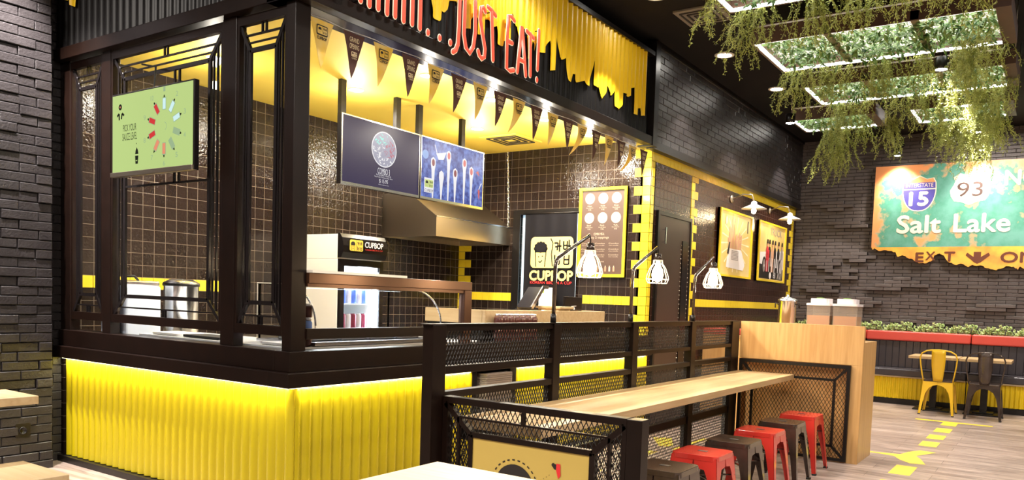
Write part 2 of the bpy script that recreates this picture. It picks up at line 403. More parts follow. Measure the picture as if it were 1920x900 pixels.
no = nt.nodes.new('ShaderNodeTexNoise'); no.inputs['Scale'].default_value = 2; no.inputs['Detail'].default_value = 8; no.inputs['Distortion'].default_value = .8; L(mp.outputs[0], no.inputs['Vector'])
rm = nt.nodes.new('ShaderNodeValToRGB'); rm.color_ramp.elements[0].color = (.5,.46,.44,1); rm.color_ramp.elements[1].color = (1.25,1.2,1.15,1); rm.color_ramp.elements[0].position = .3; rm.color_ramp.elements[1].position = .7
L(no.outputs['Fac'], rm.inputs['Fac'])
mx = nt.nodes.new('ShaderNodeMix'); mx.data_type = 'RGBA'; mx.blend_type = 'MULTIPLY'; mx.inputs[0].default_value = 1
L(br.outputs['Color'], mx.inputs[6]); L(rm.outputs['Color'], mx.inputs[7]); L(mx.outputs[2], b.inputs['Base Color'])
uA, uB, vZ = (0,-1,0), (1,0,0), (0,0,1)     # across (seen facing +X), along (seen facing +Y), up
# ================================================================= SETTING
XB = 12.75; ZC = 3.90
floor = MB().box(-3, XB+.1, -4, 6.2, -.08, 0).build('floor', mFloor, kind='structure')
MB().box(-3, XB+.1, -4, 6.2, ZC, ZC+.1).build('ceiling', mCeil, kind='structure')
# back wall with brick courses, some standing proud in clusters
clus = [(2.75,2.60),(3.1,2.0),(2.55,2.12),(1.9,1.72),(2.15,1.66),(3.05,1.63),(2.5,1.45),(.75,1.40),(1.6,1.17),(1.05,1.12),(1.3,1.02),(3.2,1.15),(2.8,1.85),(3.0,2.9),(2.1,.98),(2.9,1.05)]
def ex(a0, a1, b0, b1):
    y, z = 3.54-(a0+a1)/2, (b0+b1)/2
    for cy, cz in clus:
        if abs(y-cy) < .24 and abs(z-cz) < .075 and (abs(y-cy)/.24+abs(z-cz)/.11) < 1.25: return .05
    return 0
wb = MB().box(XB, XB+.1, -4, 3.7, 0, ZC).build('wall_back', mBrickD, kind='structure')
bricks(MB(), (XB, 3.54, 0), uA, vZ, 4.9, ZC, bw=.245, bh=.052, gap=.0045, extra=ex).build('brick_courses', mBrickW, wb)
MB().box(-3, XB+.1, -4.1, -4, 0, ZC).build('wall_right', mWallP, kind='structure'); MB().box(-3.1, -3, -4.1, 6.2, 0, ZC).build('wall_rear', mWallP, kind='structure')
# left wall of the hall: tiled below, painted brick above
YW = 3.54
wl = MB().box(7.43, XB, YW, YW+.12, 0, 2.846).box(7.43, XB, YW, YW+.12, 2.846, ZC).build('wall_left', mTileH, kind='structure')
MB().box(7.28, XB, YW-.05, YW, 2.846, ZC).build('brick_backing', mBrick, wl)
bricks(MB(), (7.28, YW-.05, 2.93), uB, vZ, XB-7.28, ZC-2.93, bw=.225, bh=.066, gap=.0032, proud=.008, jit=.0012).build('brick_courses', mBrick, wl)
MB().box(7.28, XB, YW-.075, YW-.04, 2.846, 2.925).build('steel_angle', mBlack, wl)
MB().box(7.28, XB, YW-.08, YW, ZC-.04, ZC).build('top_trim', mBlack, wl)
Y0t = YW
zb = 1.27; s = .0945
cells = [(0, 2.752, .07, s)]+[(.07+i*s, 2.752) for i in range(int((12.62-7.5)/s)+1)]
ytiles(MB(), (7.43, Y0t, 0), uB, vZ, cells).build('yellow_tile_band', mYTile, wl)
cells = [(0, zb+k*s, .07, s if k < 15 else .0645) for k in range(-13, 16)]
ytiles(MB(), (7.43, Y0t, 0), uB, vZ, cells).build('yellow_tile_column', mYTile, wl)
cells = [(8.49, zb+k*s, s, s if k < 15 else .0645) for k in range(-13, 16)]+[(8.49+s, zb+k*s, s, s if k < 15 else .0645) for k in range(-13, 16, 2)]
ytiles(MB(), (0, Y0t, 0), uB, vZ, cells).build('yellow_tile_column', mYTile, wl)
cells = [(12.53, zb+k*s, s, s if k < 15 else .0645) for k in range(-13, 16)]+[(12.53-s, zb+k*s) for k in range(-12, 15, 2)]
ytiles(MB(), (0, Y0t, 0), uB, vZ, cells).build('yellow_tile_column', mYTile, wl)
ytiles(MB(), (8.7, Y0t, 0), uB, vZ, [(i*s, zb+.005) for i in range(40)]).build('yellow_tile_band', mYTile, wl)
# kitchen walls
XK, YK, ZK = 7.43, 6.03, 2.97
wk = MB().box(XK, XK+.1, YW, 4.39, 0, ZK).box(XK, XK+.1, 5.14, YK+.1, 0, ZK).box(XK, XK+.1, 4.39, 5.14, 2.25, ZK).build('wall_kitchen_back', mTileA, kind='structure')
cells = [(k_, zb+k*s) for k in range(-4, 15) for k_ in (0,)]+[(-s, zb+k*s) for k in range(-4, 15)]
Yc = YW
cells = [(-s, zb+k*s) for k in range(-4, 17)]+[(-2*s, zb+k*s) for k in range(-4, 17, 2)]
ytiles(MB(), (XK, Yc, 0), uA, vZ, cells).build('yellow_tile_column', mYTile, wk)
ytiles(MB(), (XK, Yc, 0), uA, vZ, [(-(3+i)*s, zb) for i in range(6)]).build('yellow_tile_band', mYTile, wk)
cells = [(-YK+0, zb+k*s) for k in range(-4, 9)]+[(-YK+s, zb+k*s) for k in range(-4, 9, 2)]+[(-YK+s*(2+i), zb) for i in range(7)]
ytiles(MB(), (XK, 0, 0), uA, vZ, cells).build('yellow_tile_band', mYTile, wk)
wks = MB().box(2.9, XK+.1, YK, YK+.1, 0, ZK).build('wall_kitchen_left', mTileB, kind='structure')
ytiles(MB(), (2.9, YK, 0), uB, vZ, [(i*s+.02, zb) for i in range(0, 14)]).build('yellow_tile_band', mYTile, wks)
MB().box(2.95, XK+.1, 3.68, YK+.1, ZK, ZK+.05).build('ceiling', mCeilY, kind='structure')
MB().box(2.9, XK, 3.5, YK, .0, .004).build('kitchen_floor', mKF, kind='structure')
# room beyond the kitchen doorway
rb = MB().box(8.6, 8.65, 3.8, 5.6, 0, 2.6).box(XK+.1, 8.6, 5.55, 5.6, 0, 2.6).box(XK+.1, 8.6, 3.8, 3.85, 0, 2.6).box(XK+.1, 8.65, 3.8, 5.6, 2.6, 2.65).build('wall_backroom', mWhite, kind='structure')
light('AREA', (8.0, 4.8, 2.55), 30, (.75,.88,1), .5, (8.0,4.8,0))
MB().box(XK-.02, XK+.02, 5.14, 5.235, 0, 2.252).box(XK-.02, XK+.02, 4.36, 5.235, 2.252, 2.30).build('door_1', mBlack, kind='structure')
# pilaster at the far left
YP_ = 5.838
wp = MB().box(-3, 2.73, YP_+.012, YP_+.3, 0, ZC).box(2.73, 2.88, 6.05, 6.2, 0, ZC).build('wall_pilaster', mBrickD, kind='structure')
bricks(MB(), (.2, YP_+.012, 0), uB, vZ, 2.53, ZC, bw=.232, bh=.0635, gap=.0055, proud=.020, jit=.008).build('brick_courses', mBrick, wp)
bricks(MB(), (2.73, 6.05, 0), uB, vZ, .16, ZC, bw=.2, bh=.064, gap=.005, proud=.01, jit=.002).build('brick_courses', mBrick, wp)
# socket outlet on the pilaster
ot = thing('wall_socket', 'black wall socket plate on the black brick pillar at far left', 'socket', (2.535, YP_, .27))
MB().prism(rrect(2.49,.235,2.585,.335,.012), (0,YP_-.012,0), uB, vZ, .02).build('plate', mBlackG, ot, .002)
MB().lathe([(.026,0),(.026,.006),(.02,.006),(.019,.001),(.0,.001)], (2.537,YP_-.013,.285), 20, ax=(0,-1,0)).build('socket_ring', mBlack, ot)
# ================================================================= KIOSK
# ---- base with lit yellow corrugation
base = MB().box(2.93, XK, 3.56, 3.60, .0, .766).box(2.93, 2.97, 3.60, 6.0, 0, .766).build('wall_counter_base', mBlack, kind='structure')
mb = MB(); corr(mb, (2.915, 6.0, 0), uA, vZ, 2.505, .05, .767, amp=.028); mb.build('yellow_corrugated_panel', mYel, base)
mb = MB(); corr(mb, (2.892, 3.525, 0), uB, vZ, 1.61, .05, .767, amp=.028); mb.build('yellow_corrugated_panel', mYel, base)
mb = MB(); corr(mb, (5.06, 3.53, 0), uB, vZ, XK-5.06, .05, .767); mb.build('yellow_corrugated_panel', mYel, base)
MB().box(2.86, 2.93, 3.56, 6.04, 0, .045).box(2.86, XK, 3.49, 3.56, 0, .045).build('baseboard_front', mBlack, kind='structure')
# niche with stacked boards
niche = MB().box(4.50, 4.56, 3.50, 3.60, 0, .77).box(4.98, 5.06, 3.50, 3.60, 0, .77).build('trim_niche', mBlack, base)
mTray = mat('tray_grey', (.19,.15,.12), .6)
for i in range(52):
    z0 = .006+i*.0142; j = random.uniform(-.004, .004)
    tr_ = MB().prism(rrect(4.60+j, 3.435+j*.5, 4.93+j, 3.553, .02, 3), (0,0,z0+.0125), (1,0,0), (0,1,0), .0125).build('serving_tray', mTray)
    tag(tr_, 'thin grey-brown tray in the tall stack in the niche under the kiosk counter', 'tray', 'stacked trays in the counter niche')
# ---- ledge fascia
lg = MB().box(2.86, 2.99, 3.62, 6.02, .85, .965).box(2.86, XK, 3.49, 3.62, .85, .965).build('trim_counter_fascia', mFrame, kind='structure', bevel=.004)
MB().box(2.82, 2.99, 3.62, 6.16, .767, .85).box(2.82, XK-.0, 3.45, 3.62, .767, .85).build('trim_counter_ledge', mFrame, kind='structure', bevel=.004)
# led strips under the ledge
ls = MB().box(2.865, 2.885, 3.52, 5.98, .757, .766).box(2.88, 4.48, 3.495, 3.515, .757, .766).box(5.08, 7.38, 3.495, 3.515, .757, .766).build('trim_led_strip', mLedY, kind='structure')
light('AREA', (2.868, 4.75, .752), 10, (1,.95,.68), .03, (2.90,4.75,0), sy=2.45, rot=(0,-14,0))
light('AREA', (3.7, 3.495, .752), 7, (1,.95,.68), 1.55, (3.7,3.53,0), sy=.03, rot=(14,0,0))
light('AREA', (6.25, 3.495, .752), 11, (1,.95,.68), 2.3, (6.25,3.53,0), sy=.03, rot=(14,0,0))
# ---- steel counter top inside
ct = MB().box(2.99, 3.45, 4.2, 5.2, .94, .975).box(2.99, 4.72, 3.62, 4.2, .94, .975).build('serving_counter_top', mWhiteC, bevel=.003)
tag(ct, 'glossy white serving counter top behind the kiosk windows', 'counter')
# ---- beam above windows, soffit
bm = MB().box(2.84, 2.96, 3.52, 6.05, 2.862, 2.945).box(2.84, 7.28, 3.44, 3.52, 2.862, 2.945).build('trim_beam', mFrame, kind='structure', bevel=.004)
MB().box(2.84, 7.43, 3.52, 3.70, 2.862, 2.97).build('trim_soffit', mSoffit, kind='structure')
# ---- upper fascia: black corrugated with dripping yellow
fs_ = MB().box(2.88, 7.28, 3.50, 3.60, 2.945, 3.72).box(2.88, 2.98, 3.50, 6.05, 2.945, ZC).build('wall_fascia', mCorrB, kind='structure')
mb = MB(); corr(mb, (2.86, 3.49, 0), uB, vZ, 4.25, 2.945, 3.70, amp=.022, kind='rib'); corr(mb, (2.875, 6.05, 0), uA, vZ, 2.58, 2.945, 3.70, amp=.022, kind='rib'); mb.build('black_corrugated_sheet', mCorrB, fs_)
drip = [(2.8,3.6),(3.2,3.42),(3.3,3.6),(3.55,3.55),(3.6,3.4),(3.7,3.4),(3.72,3.6),(3.89,3.5),(3.902,3.18),(3.933,3.096),(3.984,3.076),(4.028,3.106),(4.03,3.16),(4.046,3.15),(4.065,3.179),(4.075,3.23),(4.114,3.25),(4.182,3.257),(4.187,3.273),(4.245,3.292),(4.256,3.117),(4.33,3.126),(4.332,3.186),(4.359,3.229),(4.388,3.217),(4.41,3.122),(4.479,3.128),(4.482,3.244),(4.519,3.251),(4.546,3.203),(4.61,3.233),(4.616,3.20),(4.619,3.183),(4.641,3.126),(4.685,3.11),(4.70,3.16),(4.738,3.168),(4.758,3.152),(4.781,3.195),(4.80,3.3),(4.818,3.4),(4.829,3.354),(4.839,3.299),(4.884,3.312),(4.901,3.251),(4.953,3.267),(4.97,3.323),(4.995,3.33),(5.0,3.149),(5.044,3.121),(5.062,3.156),(5.07,3.26),(5.124,3.2),(5.133,3.259),(5.17,3.31),(5.175,3.315),(5.186,3.213),(5.243,3.217),(5.30,3.32),(5.315,3.336),(5.33,3.109),(5.401,3.127),(5.402,3.34),(5.43,3.41),(5.453,3.312),(5.466,3.243),(5.523,3.243),(5.583,3.285),(5.608,3.121),(5.618,3.095),(5.677,3.105),(5.685,3.172),(5.733,3.169),(5.755,3.118),(5.811,3.138),(5.899,3.171),(5.924,3.137),(5.962,3.13),(5.988,3.215),(6.021,3.381),(6.052,3.175),(6.111,3.15),(6.143,3.18),(6.165,3.087),(6.214,3.091),(6.244,3.14),(6.265,3.191),(6.302,3.223),(6.328,3.159),(6.379,3.155),(6.419,3.228),(6.438,3.197),(6.453,3.081),(6.514,3.047),(6.55,3.09),(6.572,3.12),(6.602,3.138),(6.604,3.236),(6.698,3.216),(6.74,3.243),(6.745,3.306),(6.794,3.322),(6.81,3.098),(6.88,3.083),(6.881,3.15),(6.942,3.164),(6.954,3.098),(7.035,3.113),(7.2,3.11)]
def interp(T, x):
    for (a, b), (c, d) in zip(T, T[1:]):
        if a <= x <= c: return b+(d-b)*(x-a)/max(c-a, 1e-6)
    return T[-1][1] if x > T[-1][0] else T[0][1]
mb = MB(); corr(mb, (2.86, 3.473, 0), uB, vZ, 4.20, lambda a: interp(drip, 2.86+a), 3.72, amp=.022, kind='rib', steps=12); mb.build('yellow_dripping_sheet', mYelD, fs_)
dl_ = [(0,3.5),(.10,3.45),(.12,3.27),(.17,3.26),(.175,3.5),(.20,3.5),(.205,3.22),(.29,3.19),(.295,3.4),(.5,3.5),(.6,3.4),(.9,3.5),(1.3,3.38),(1.6,3.5),(2.2,3.4),(2.6,3.5)]
mb = MB(); corr(mb, (2.858, 6.03, 0), uA, vZ, 2.55, lambda a: interp(dl_, a), 3.72, amp=.022, kind='rib', steps=12); mb.build('yellow_dripping_sheet', mYelD, fs_)
MB().box(7.20, 7.30, 3.432, 3.60, 2.855, 3.87).build('trim_fascia_end', mBlack, kind='structure')
MB().box(2.84, 7.28, 3.44, 3.60, 3.72, 3.76).build('trim_fascia_cap', mBlack, kind='structure')
# ---- posts and windows on the left face (plane X=2.88)
pst = MB().box(2.88, 2.985, 3.51, 3.585, .965, 2.862).build('trim_corner_post', mFrame, kind='structure', bevel=.003)
for a, b_ in ((5.372,5.474),(4.025,4.152),(5.906,6.04)):
    MB().box(2.885, 2.955, a, b_, .965, 2.862).build('trim_mullion', mFrame, kind='structure', bevel=.003)
bays = [(5.474,5.906),(4.152,5.372),(3.585,4.025)]
for n_, (ya, yb) in enumerate(bays):
    X0 = 2.90; W_ = yb-ya; o = (X0, yb, 0); za, zt = 1.045, 2.85
    wn = MB()
    wn.box(X0-.01, X0+.022, ya, yb, za, za+.055).box(X0-.01, X0+.022, ya, yb, zt-.05, zt)
    wn.box(X0-.01, X0+.022, ya, ya+.022, za+.055, zt-.05).box(X0-.01, X0+.022, yb-.022, yb, za+.055, zt-.05)
    fr = wn.build('window_%d' % (n_+1), mFrame, kind='structure')
    # inner mitred muntins: a thin frame and a heavier one inside it, joined by diagonals
    g = MB()
    def bar(p, q, w_=.016, d=.012): g.bar((X0+.006, p[0], p[1]), (X0+.006, q[0], q[1]), w_, d, (1,0,0))
    oa, ob_, pa, pb = ya+.022, yb-.022, za+.055, zt-.05
    s1, s2 = (.05, .125) if n_ == 1 else (.034, .083)
    t1, t1b, t2 = .085, .108, .145
    ia, ib, ja, jb = oa+s2, ob_-s2, pa+.125, pb-t2
    fa, fb = s1/s2, .62
    for (p, q) in (((ia,ja),(ib,ja)),((ia,jb),(ib,jb)),((ia,ja),(ia,jb)),((ib,ja),(ib,jb))): bar(p, q, .024, .016)
    for (p, q) in (((oa,pa),(ia,ja)),((ob_,pa),(ib,ja)),((oa,pb),(ia,jb)),((ob_,pb),(ib,jb))): bar(p, q, .022, .018)
    for k, w_ in ((.40, .010), (.70, .008)):
        u0, u1, v0, v1 = oa+s2*k, ob_-s2*k, pa+.125*k, pb-t2*k
        bar((u0,v1),(u1,v1), w_); bar((u0,v0),(u0,v1), w_); bar((u1,v0),(u1,v1), w_)
        if k < .5: bar((u0,v0),(u1,v0), w_)
    cy = (ya+yb)/2; v0, v1 = pa+.05, pb-.058
    bar((cy+.012,v1),(cy+.012,pb), .010); bar((cy-.022,v1),(cy-.022,pb), .010)
    bar((cy+.018,pa),(cy+.018,v0), .010); bar((cy-.012,pa),(cy-.012,v0), .010)
    if n_ == 1: bar((ia,1.95),(ib,1.95), .014); bar((cy-.15,jb),(cy-.15,1.95), .012); bar((cy-.10,jb),(cy-.10,1.95), .012)
    g.build('window_muntins', mBlackG, fr)
    MB().box(X0+.017, X0+.020, ya, yb, za, zt).build('window_pane', mGlass, fr)
# ---- display opening on the front: rails, post, glass
dr = thing('sneeze_guard_frame', 'steel frame tinted copper-brown for reflected light, with glass over the serving counter of the kiosk', 'frame', (3.7, 3.55, .965))
MB().box(2.985, 4.46, 3.49, 3.545, 1.345, 1.405).build('top_rail', mFrameWarm, dr, .003)
MB().box(2.985, 4.40, 3.50, 3.54, 1.325, 1.345).build('top_rail', mFrameWarm, dr)
MB().box(4.38, 4.46, 3.49, 3.545, .965, 1.345).build('post', mFrameWarm, dr, .003)
MB().box(2.985, 4.38, 3.50, 3.545, 1.03, 1.09).build('lower_rail', mFrame, dr, .003)
MB().box(2.985, 3.75, 3.46, 3.60, 1.405, 1.42).build('white_shelf', mWhite, dr)
MB().box(2.985, 4.38, 3.52, 3.524, 1.09, 1.325).build('glass_pane', mGlass, dr)
# ================================================================= things on and around the kiosk
# ---- letters SHHHH...JUST EAT!
mLet = mat('letter_red', (.70,.05,.025), .4, emis=(1,.14,.07), es=.35)
mLetR = mat('letter_rim', (.85,.70,.50), .4, emis=(1,.75,.55), es=.3)
def stroke(mb, pts, r, k, y):
    P = [Vector((a, y, b)) for a, b in pts]; d0 = (P[0]-P[1]).normalized(); d1 = (P[-1]-P[-2]).normalized()
    Q = [P[0]+d0*r*.95, P[0]+d0*r*.6]+P+[P[-1]+d1*r*.6, P[-1]+d1*r*.95]
    mb.tube(Q, [r*.25, r*.75]+[r]*len(P)+[r*.75, r*.25], 12, flat=((0,1,0), k))
def letter(ch, strokes, idx):
    x = sum(p[0] for q in strokes for p in q)/sum(len(q) for q in strokes)
    names = {'!':'exclamation mark', '.':'dot'}
    lab = 'red-orange slogan %s, %s' % (names.get(ch, 'letter '+ch), idx)
    t = thing('sign_letter', lab, 'letter', (x, 3.45, 2.96), 'slogan letters on the kiosk fascia')
    a = MB(); b2 = MB()
    for st_ in strokes: stroke(a, st_, .0160, .5, 3.4205); stroke(b2, st_, .0205, .22, 3.4225)
    a.build('letter_face', mLet, t); b2.build('letter_rim', mLetR, t)
    q = strokes[0]
    MB().cyl((q[0][0], 3.425, q[0][1]), (q[0][0], 3.485, q[0][1]), .004, n=6).build('standoff', mBlack, t)
B0, T0 = 2.965, 3.345
letter('S', [[(3.12,3.30),(3.10,3.34),(3.065,3.33),(3.06,3.25),(3.12,3.10),(3.145,3.0),(3.13,2.95),(3.09,2.95),(3.07,2.98)]], 'first one, cut off by the picture top')
for (a, b_, w_) in ((3.263,3.332,'after the S'),(3.403,3.476,'second H'),(3.544,3.618,'third H'),(3.694,3.765,'last H before the dots')):
    letter('H', [[(a,B0),(a,T0)],[(b_,B0-.005),(b_,T0)],[(a,3.17),(b_,3.145)]], w_)
for x, w_ in ((3.841,'nearest the H'),(3.955,'middle one of three'),(4.062,'nearest the J')): letter('.', [[(x,2.952),(x+.002,2.963)]], w_)
letter('J', [[(4.09,2.905),(4.12,2.925),(4.14,2.97),(4.147,3.1),(4.147,3.345)]], 'starting the word JUST')
letter('U', [[(4.203,3.33),(4.20,3.05),(4.225,2.97),(4.265,2.945),(4.305,3.0),(4.32,3.1),(4.315,3.30)]], 'in the word JUST')
letter('S', [[(4.425,3.27),(4.405,3.29),(4.378,3.28),(4.372,3.20),(4.40,3.12),(4.435,3.02),(4.43,2.965),(4.40,2.945),(4.372,2.96),(4.36,2.985)]], 'in the word JUST')
letter('T', [[(4.50,3.29),(4.53,2.97)],[(4.455,3.31),(4.50,3.30),(4.545,3.28)]], 'ending the word JUST')
letter('E', [[(4.775,3.315),(4.74,3.33),(4.70,3.325),(4.69,3.15),(4.695,2.955),(4.74,2.950),(4.785,2.965)],[(4.70,3.15),(4.755,3.15)]], 'starting the word EAT')
letter('A', [[(4.83,2.965),(4.868,3.30),(4.875,3.30),(4.94,2.965)],[(4.845,3.06),(4.915,3.06)]], 'in the word EAT')
letter('T', [[(4.985,3.28),(5.0,2.98)],[(4.935,3.29),(5.03,3.265)]], 'ending the word EAT')
letter('!', [[(5.10,3.34),(5.095,3.05)],[(5.092,2.965),(5.092,2.977)]], 'at the end of the sign')
# ---- bunting
bt = thing('bunting', 'string of brown and yellow pennant flags hung under the kiosk beam', 'bunting', (5.2, 3.56, 2.85))
MB().tube([(3.0+i*.13, 3.56, 2.836+.006*math.sin(i*2.1)) for i in range(34)], .0025, 5).build('cord', mCord, bt)
for i in range(18):
    x0 = 3.015+i*.2445; Wf = .17; yel = i % 2 == 0; H_ = .255+random.uniform(-.01, .012); cur = random.uniform(.0, .045) if yel else random.uniform(0, .02)
    if i > 7: cur *= 1.6
    N = 7; Lx = []; 
    mb = MB(); vs = []; fs2 = []
    for k in range(N+1):
        t = k/N; hw = Wf/2*(1-t)**.85*(1-.10*math.sin(math.pi*t)); cx = x0+Wf/2-(cur*.9)*t*t; y = 3.553+cur*1.5*t*t
        z = 2.825-H_*t
        vs += [(cx-hw, y, z), (cx+hw, y, z), (cx-hw, y+.0015, z), (cx+hw, y+.0015, z)]
        if k: b4 = k*4; fs2 += [(b4-4, b4, b4+1, b4-3), (b4-2, b4-1, b4+3, b4+2)]
    mb.add(vs, fs2, 0, True)
    pn = mb.build('pennant', mYelF if yel else mBrownF, bt, label='yellow pennant' if yel else 'dark brown pennant')
    A = Art((x0, 3.549, 2.825-H_), (1,0,0), (0,0,1))
    A.o.y = 3.5505
    if yel:
        A.rr(.045, H_-.085, .125, H_-.028, .008, 0, 1); logo(A, .085, H_-.056, .07, 1, 0, 2)
        A.text('CUPBOP', .083, H_-.100, .070, .016, 0, 2, bold=.0008)
    else:
        A.text('GRAND', .085, H_-.040, .075, .028, 1, 1); A.text('OPENING', .085, H_-.078, .075, .030, 1, 1)
        logo(A, .085, H_-.122, .045, 1, 0, 1); A.text('CUPBOP', .085, H_-.146, .04, .010, 1, 2)
    A.build('pennant_print', [mInk if yel else mBrownF, mYelF if yel else mCream], pn)
# ---- green sauce screen hung in front of the middle window
X1 = 2.76
sc = thing('hanging_screen', 'pale green screen reading pick your sauce level, hung outside the kiosk window', 'screen', (X1+.02, 4.70, 1.96))
y_l, y_r, z_b, z_t = 5.122, 4.233, 1.985, 2.505
MB().box(X1, X1+.032, y_r, y_l, z_b, z_t).build('housing', mBlackG, sc, .003)
MB().box(X1-.012, X1+.02, y_r+.002, y_l-.002, z_b-.002, z_b+.028).build('chin', mSteel, sc, .003)
MB().tube([(X1+.05,4.75,z_t-.08),(X1+.07,4.76,z_t+.03),(X1+.09,4.78,z_t+.16),(X1+.10,4.95,z_t+.2)], .006, 6).build('cable', mRubber, sc)
MB().box(X1+.032, 2.885, 4.60, 4.78, 2.18, 2.32).box(2.86, 2.90, 4.55, 4.83, 2.1, 2.4).build('wall_bracket', mBlack, sc)
def emat(n, c, k=1.0): return mat(n, tuple(.01*x for x in c), .35, emis=c, es=k*.68, spec=.12)
gG = emat('screen_green', (.52,.68,.24), .95); gK = emat('screen_ink', (.015,.02,.01), .5); gR = emat('screen_red', (.65,.04,.04)); gO = emat('screen_orange', (.8,.28,.16)); gW = emat('screen_white', (.62,.86,.86)); gL = emat('screen_grey_green', (.33,.46,.26))
A = Art((X1-.0005, y_l-.012, z_b+.03), uA, vZ); SW, SH = y_l-y_r-.024, z_t-z_b-.04
A.rect(0, 0, SW, SH, 0, .5)
A.circle(.09, SH-.075, .019, 1); A.circle(.09, SH-.075, .006, 3, 2)
A.line([(.055,SH-.13),(.078,SH-.115),(.08,SH-.155)], .014, 1, 1.5); A.line([(.135,SH-.13),(.112,SH-.115),(.105,SH-.15)], .014, 1, 1.5)
A.text('PICK YOUR', .20, .27, .15, .042, 1); A.text('SAUCE LEVEL', .20, .215, .165, .045, 1)
A.circle(.275, .165, .004, 1)
A.poly([(.262,.10),(.298,.10),(.292,.125),(.28,.142),(.268,.125)], 1); A.poly([(.262,.09),(.298,.09),(.293,.04),(.267,.04)], 1, 1.5)
A.line([(.273,.062),(.28,.057),(.288,.063)], .005, 0, 3)
cols = [4,4,4,6,6,3,3,2,2,2]
for k in range(10):
    th = R(90-36*k); cx, cy = .575+.135*math.cos(th), .245+.135*math.sin(th); d = (math.cos(th), math.sin(th)); e_ = (-d[1], d[0])
    q = lambda a, b_: (cx+d[0]*a+e_[0]*b_, cy+d[1]*a+e_[1]*b_)
    c_ = [4,4,4,5,5,3,3,2,2,2][k]
    A.poly([q(-.038,-.019),q(.036,-.019),q(.036,.019),q(-.038,.019)], 5, 1)
    A.poly([q(-.034,-.015),q(.030,-.015),q(.030,.015),q(-.034,.015)], c_, 2)
    A.poly([q(.036,-.008),q(.05,-.004),q(.05,.004),q(.036,.008)], 1, 1.5)
    p = q(.085, 0); A.text(str(k+1), p[0], p[1], .022 if k < 9 else .03, .03, 5, 1)
A.ring(.575, .245, .022, .004, 5, 1, n=12, a0=-70, a1=80)
A.build('screen_image', [gG, gK, gR, gO, gW, gL], sc)
# ---- menu screens inside (plane Y=4.72)
YM = 4.72
nvy = emat('screen_navy', (.035,.025,.085), .8); wht = emat('screen_lettering', (.85,.85,.9), .9); teal = emat('screen_teal', (.25,.75,.68)); pnk = emat('screen_pink', (.45,.14,.2)); gry = emat('screen_bowl', (.32,.32,.42)); blu = emat('screen_blue', (.07,.12,.5), .9)
# blue mottled
nt = blu.node_tree; n = nt.nodes.new('ShaderNodeTexNoise'); n.inputs['Scale'].default_value = 24; n.inputs['Detail'].default_value = 6; tcx = nt.nodes.new('ShaderNodeTexCoord'); nt.links.new(tcx.outputs['Object'], n.inputs['Vector'])
r_ = nt.nodes.new('ShaderNodeValToRGB'); r_.color_ramp.elements[0].color = (.03,.05,.28,1); r_.color_ramp.elements[1].color = (.16,.26,.72,1); r_.color_ramp.elements[0].position = .38; r_.color_ramp.elements[1].position = .66
nt.links.new(n.outputs['Fac'], r_.inputs['Fac']); nt.links.new(r_.outputs['Color'], nt.nodes['Principled BSDF'].inputs['Emission Color'])
def menu_screen(x0, x1, poles, label, z0=2.149, z1=2.695):
    t = thing('menu_screen', label, 'screen', ((x0+x1)/2, YM+.02, z0))
    MB().box(x0, x1, YM, YM+.05, z0, z1).build('housing', mBlackG, t, .004)
    fr = MB(); e = .010
    fr.box(x0, x1, YM-.006, YM, z0, z0+e+.012).box(x0, x1, YM-.006, YM, z1-e, z1).box(x0, x0+e, YM-.006, YM, z0+e+.012, z1-e).box(x1-e, x1, YM-.006, YM, z0+e+.012, z1-e)
    fr.build('bezel', mSteelB, t)
    for px in poles: MB().box(px-.026, px+.026, YM+.055, YM+.095, z0+.2, ZK).build('ceiling_pole', mBlack, t)
    return t, Art((x0+e, YM-.001, z0+e+.012), uB, vZ), x1-x0-2*e, z1-z0-2*e-.012
t, A, w_, h_ = menu_screen(4.330, 5.232, (4.40, 5.02), 'dark navy menu screen with a round bowl and the words combo 3')
A.rect(0,0,w_,h_,0,.3); cx, cy = w_*.52, h_*.62
A.circle(cx, cy, .145, 1, 1, 40); A.circle(cx, cy, .136, 4, 2, 40)
for i in range(150):
    rr_ = .125*math.sqrt(random.random()); th = random.uniform(0, 2*math.pi); a, b_ = cx+rr_*math.cos(th), cy+rr_*math.sin(th)
    c_ = 2 if b_-cy > .04 and a < cx+.04 else (3 if a > cx and b_ > cy-.05 else random.choice([1,4,1]))
    A.poly([(a+random.uniform(-.02,.02), b_+random.uniform(-.02,.02)) for _ in range(3)], c_, 3+i*.01)
A.text('COMBO 3', cx, h_*.27, .14, .05, 1); A.text('Korean BBQ Chicken &', cx, h_*.205, .17, .014, 1); A.text('Soy Fried Chicken Over Rice', cx, h_*.17, .21, .014, 1)
A.text('$ 15.95', cx, h_*.11, .10, .035, 1); A.text('www.cupbop.com', cx, h_*.055, .12, .009, 1)
A.build('screen_image', [nvy, wht, teal, pnk, gry], t)
t, A, w_, h_ = menu_screen(5.246, 6.150, (5.30, 5.90), 'bright blue menu screen with white spoons, right of the navy one')
A.rect(0,0,w_,h_,0,.3)
for a, top, c_ in ((.18,.62,3),(.31,.42,1),(.42,.80,2),(.53,.52,3),(.68,.74,2),(.80,.62,2)):
    a *= w_; tp = top*h_
    A.poly([(a-.008,0),(a+.008,0),(a+.022,tp-.07),(a+.034,tp-.02),(a+.03,tp+.025),(a,tp+.045),(a-.03,tp+.025),(a-.034,tp-.02),(a-.022,tp-.07)], 1, 1)
    if c_ != 1: A.circle(a, tp-.005, .020, c_, 2, 14, ry=.032)
A.circle(.05*w_*1.2, .72*h_, .04, 4, 1); A.poly([(.22*w_,.78*h_),(.38*w_,.84*h_),(.34*w_,.70*h_),(.26*w_,.68*h_)], 1, 1); A.line([(.24*w_,.76*h_),(.20*w_,.92*h_)], .008, 1)
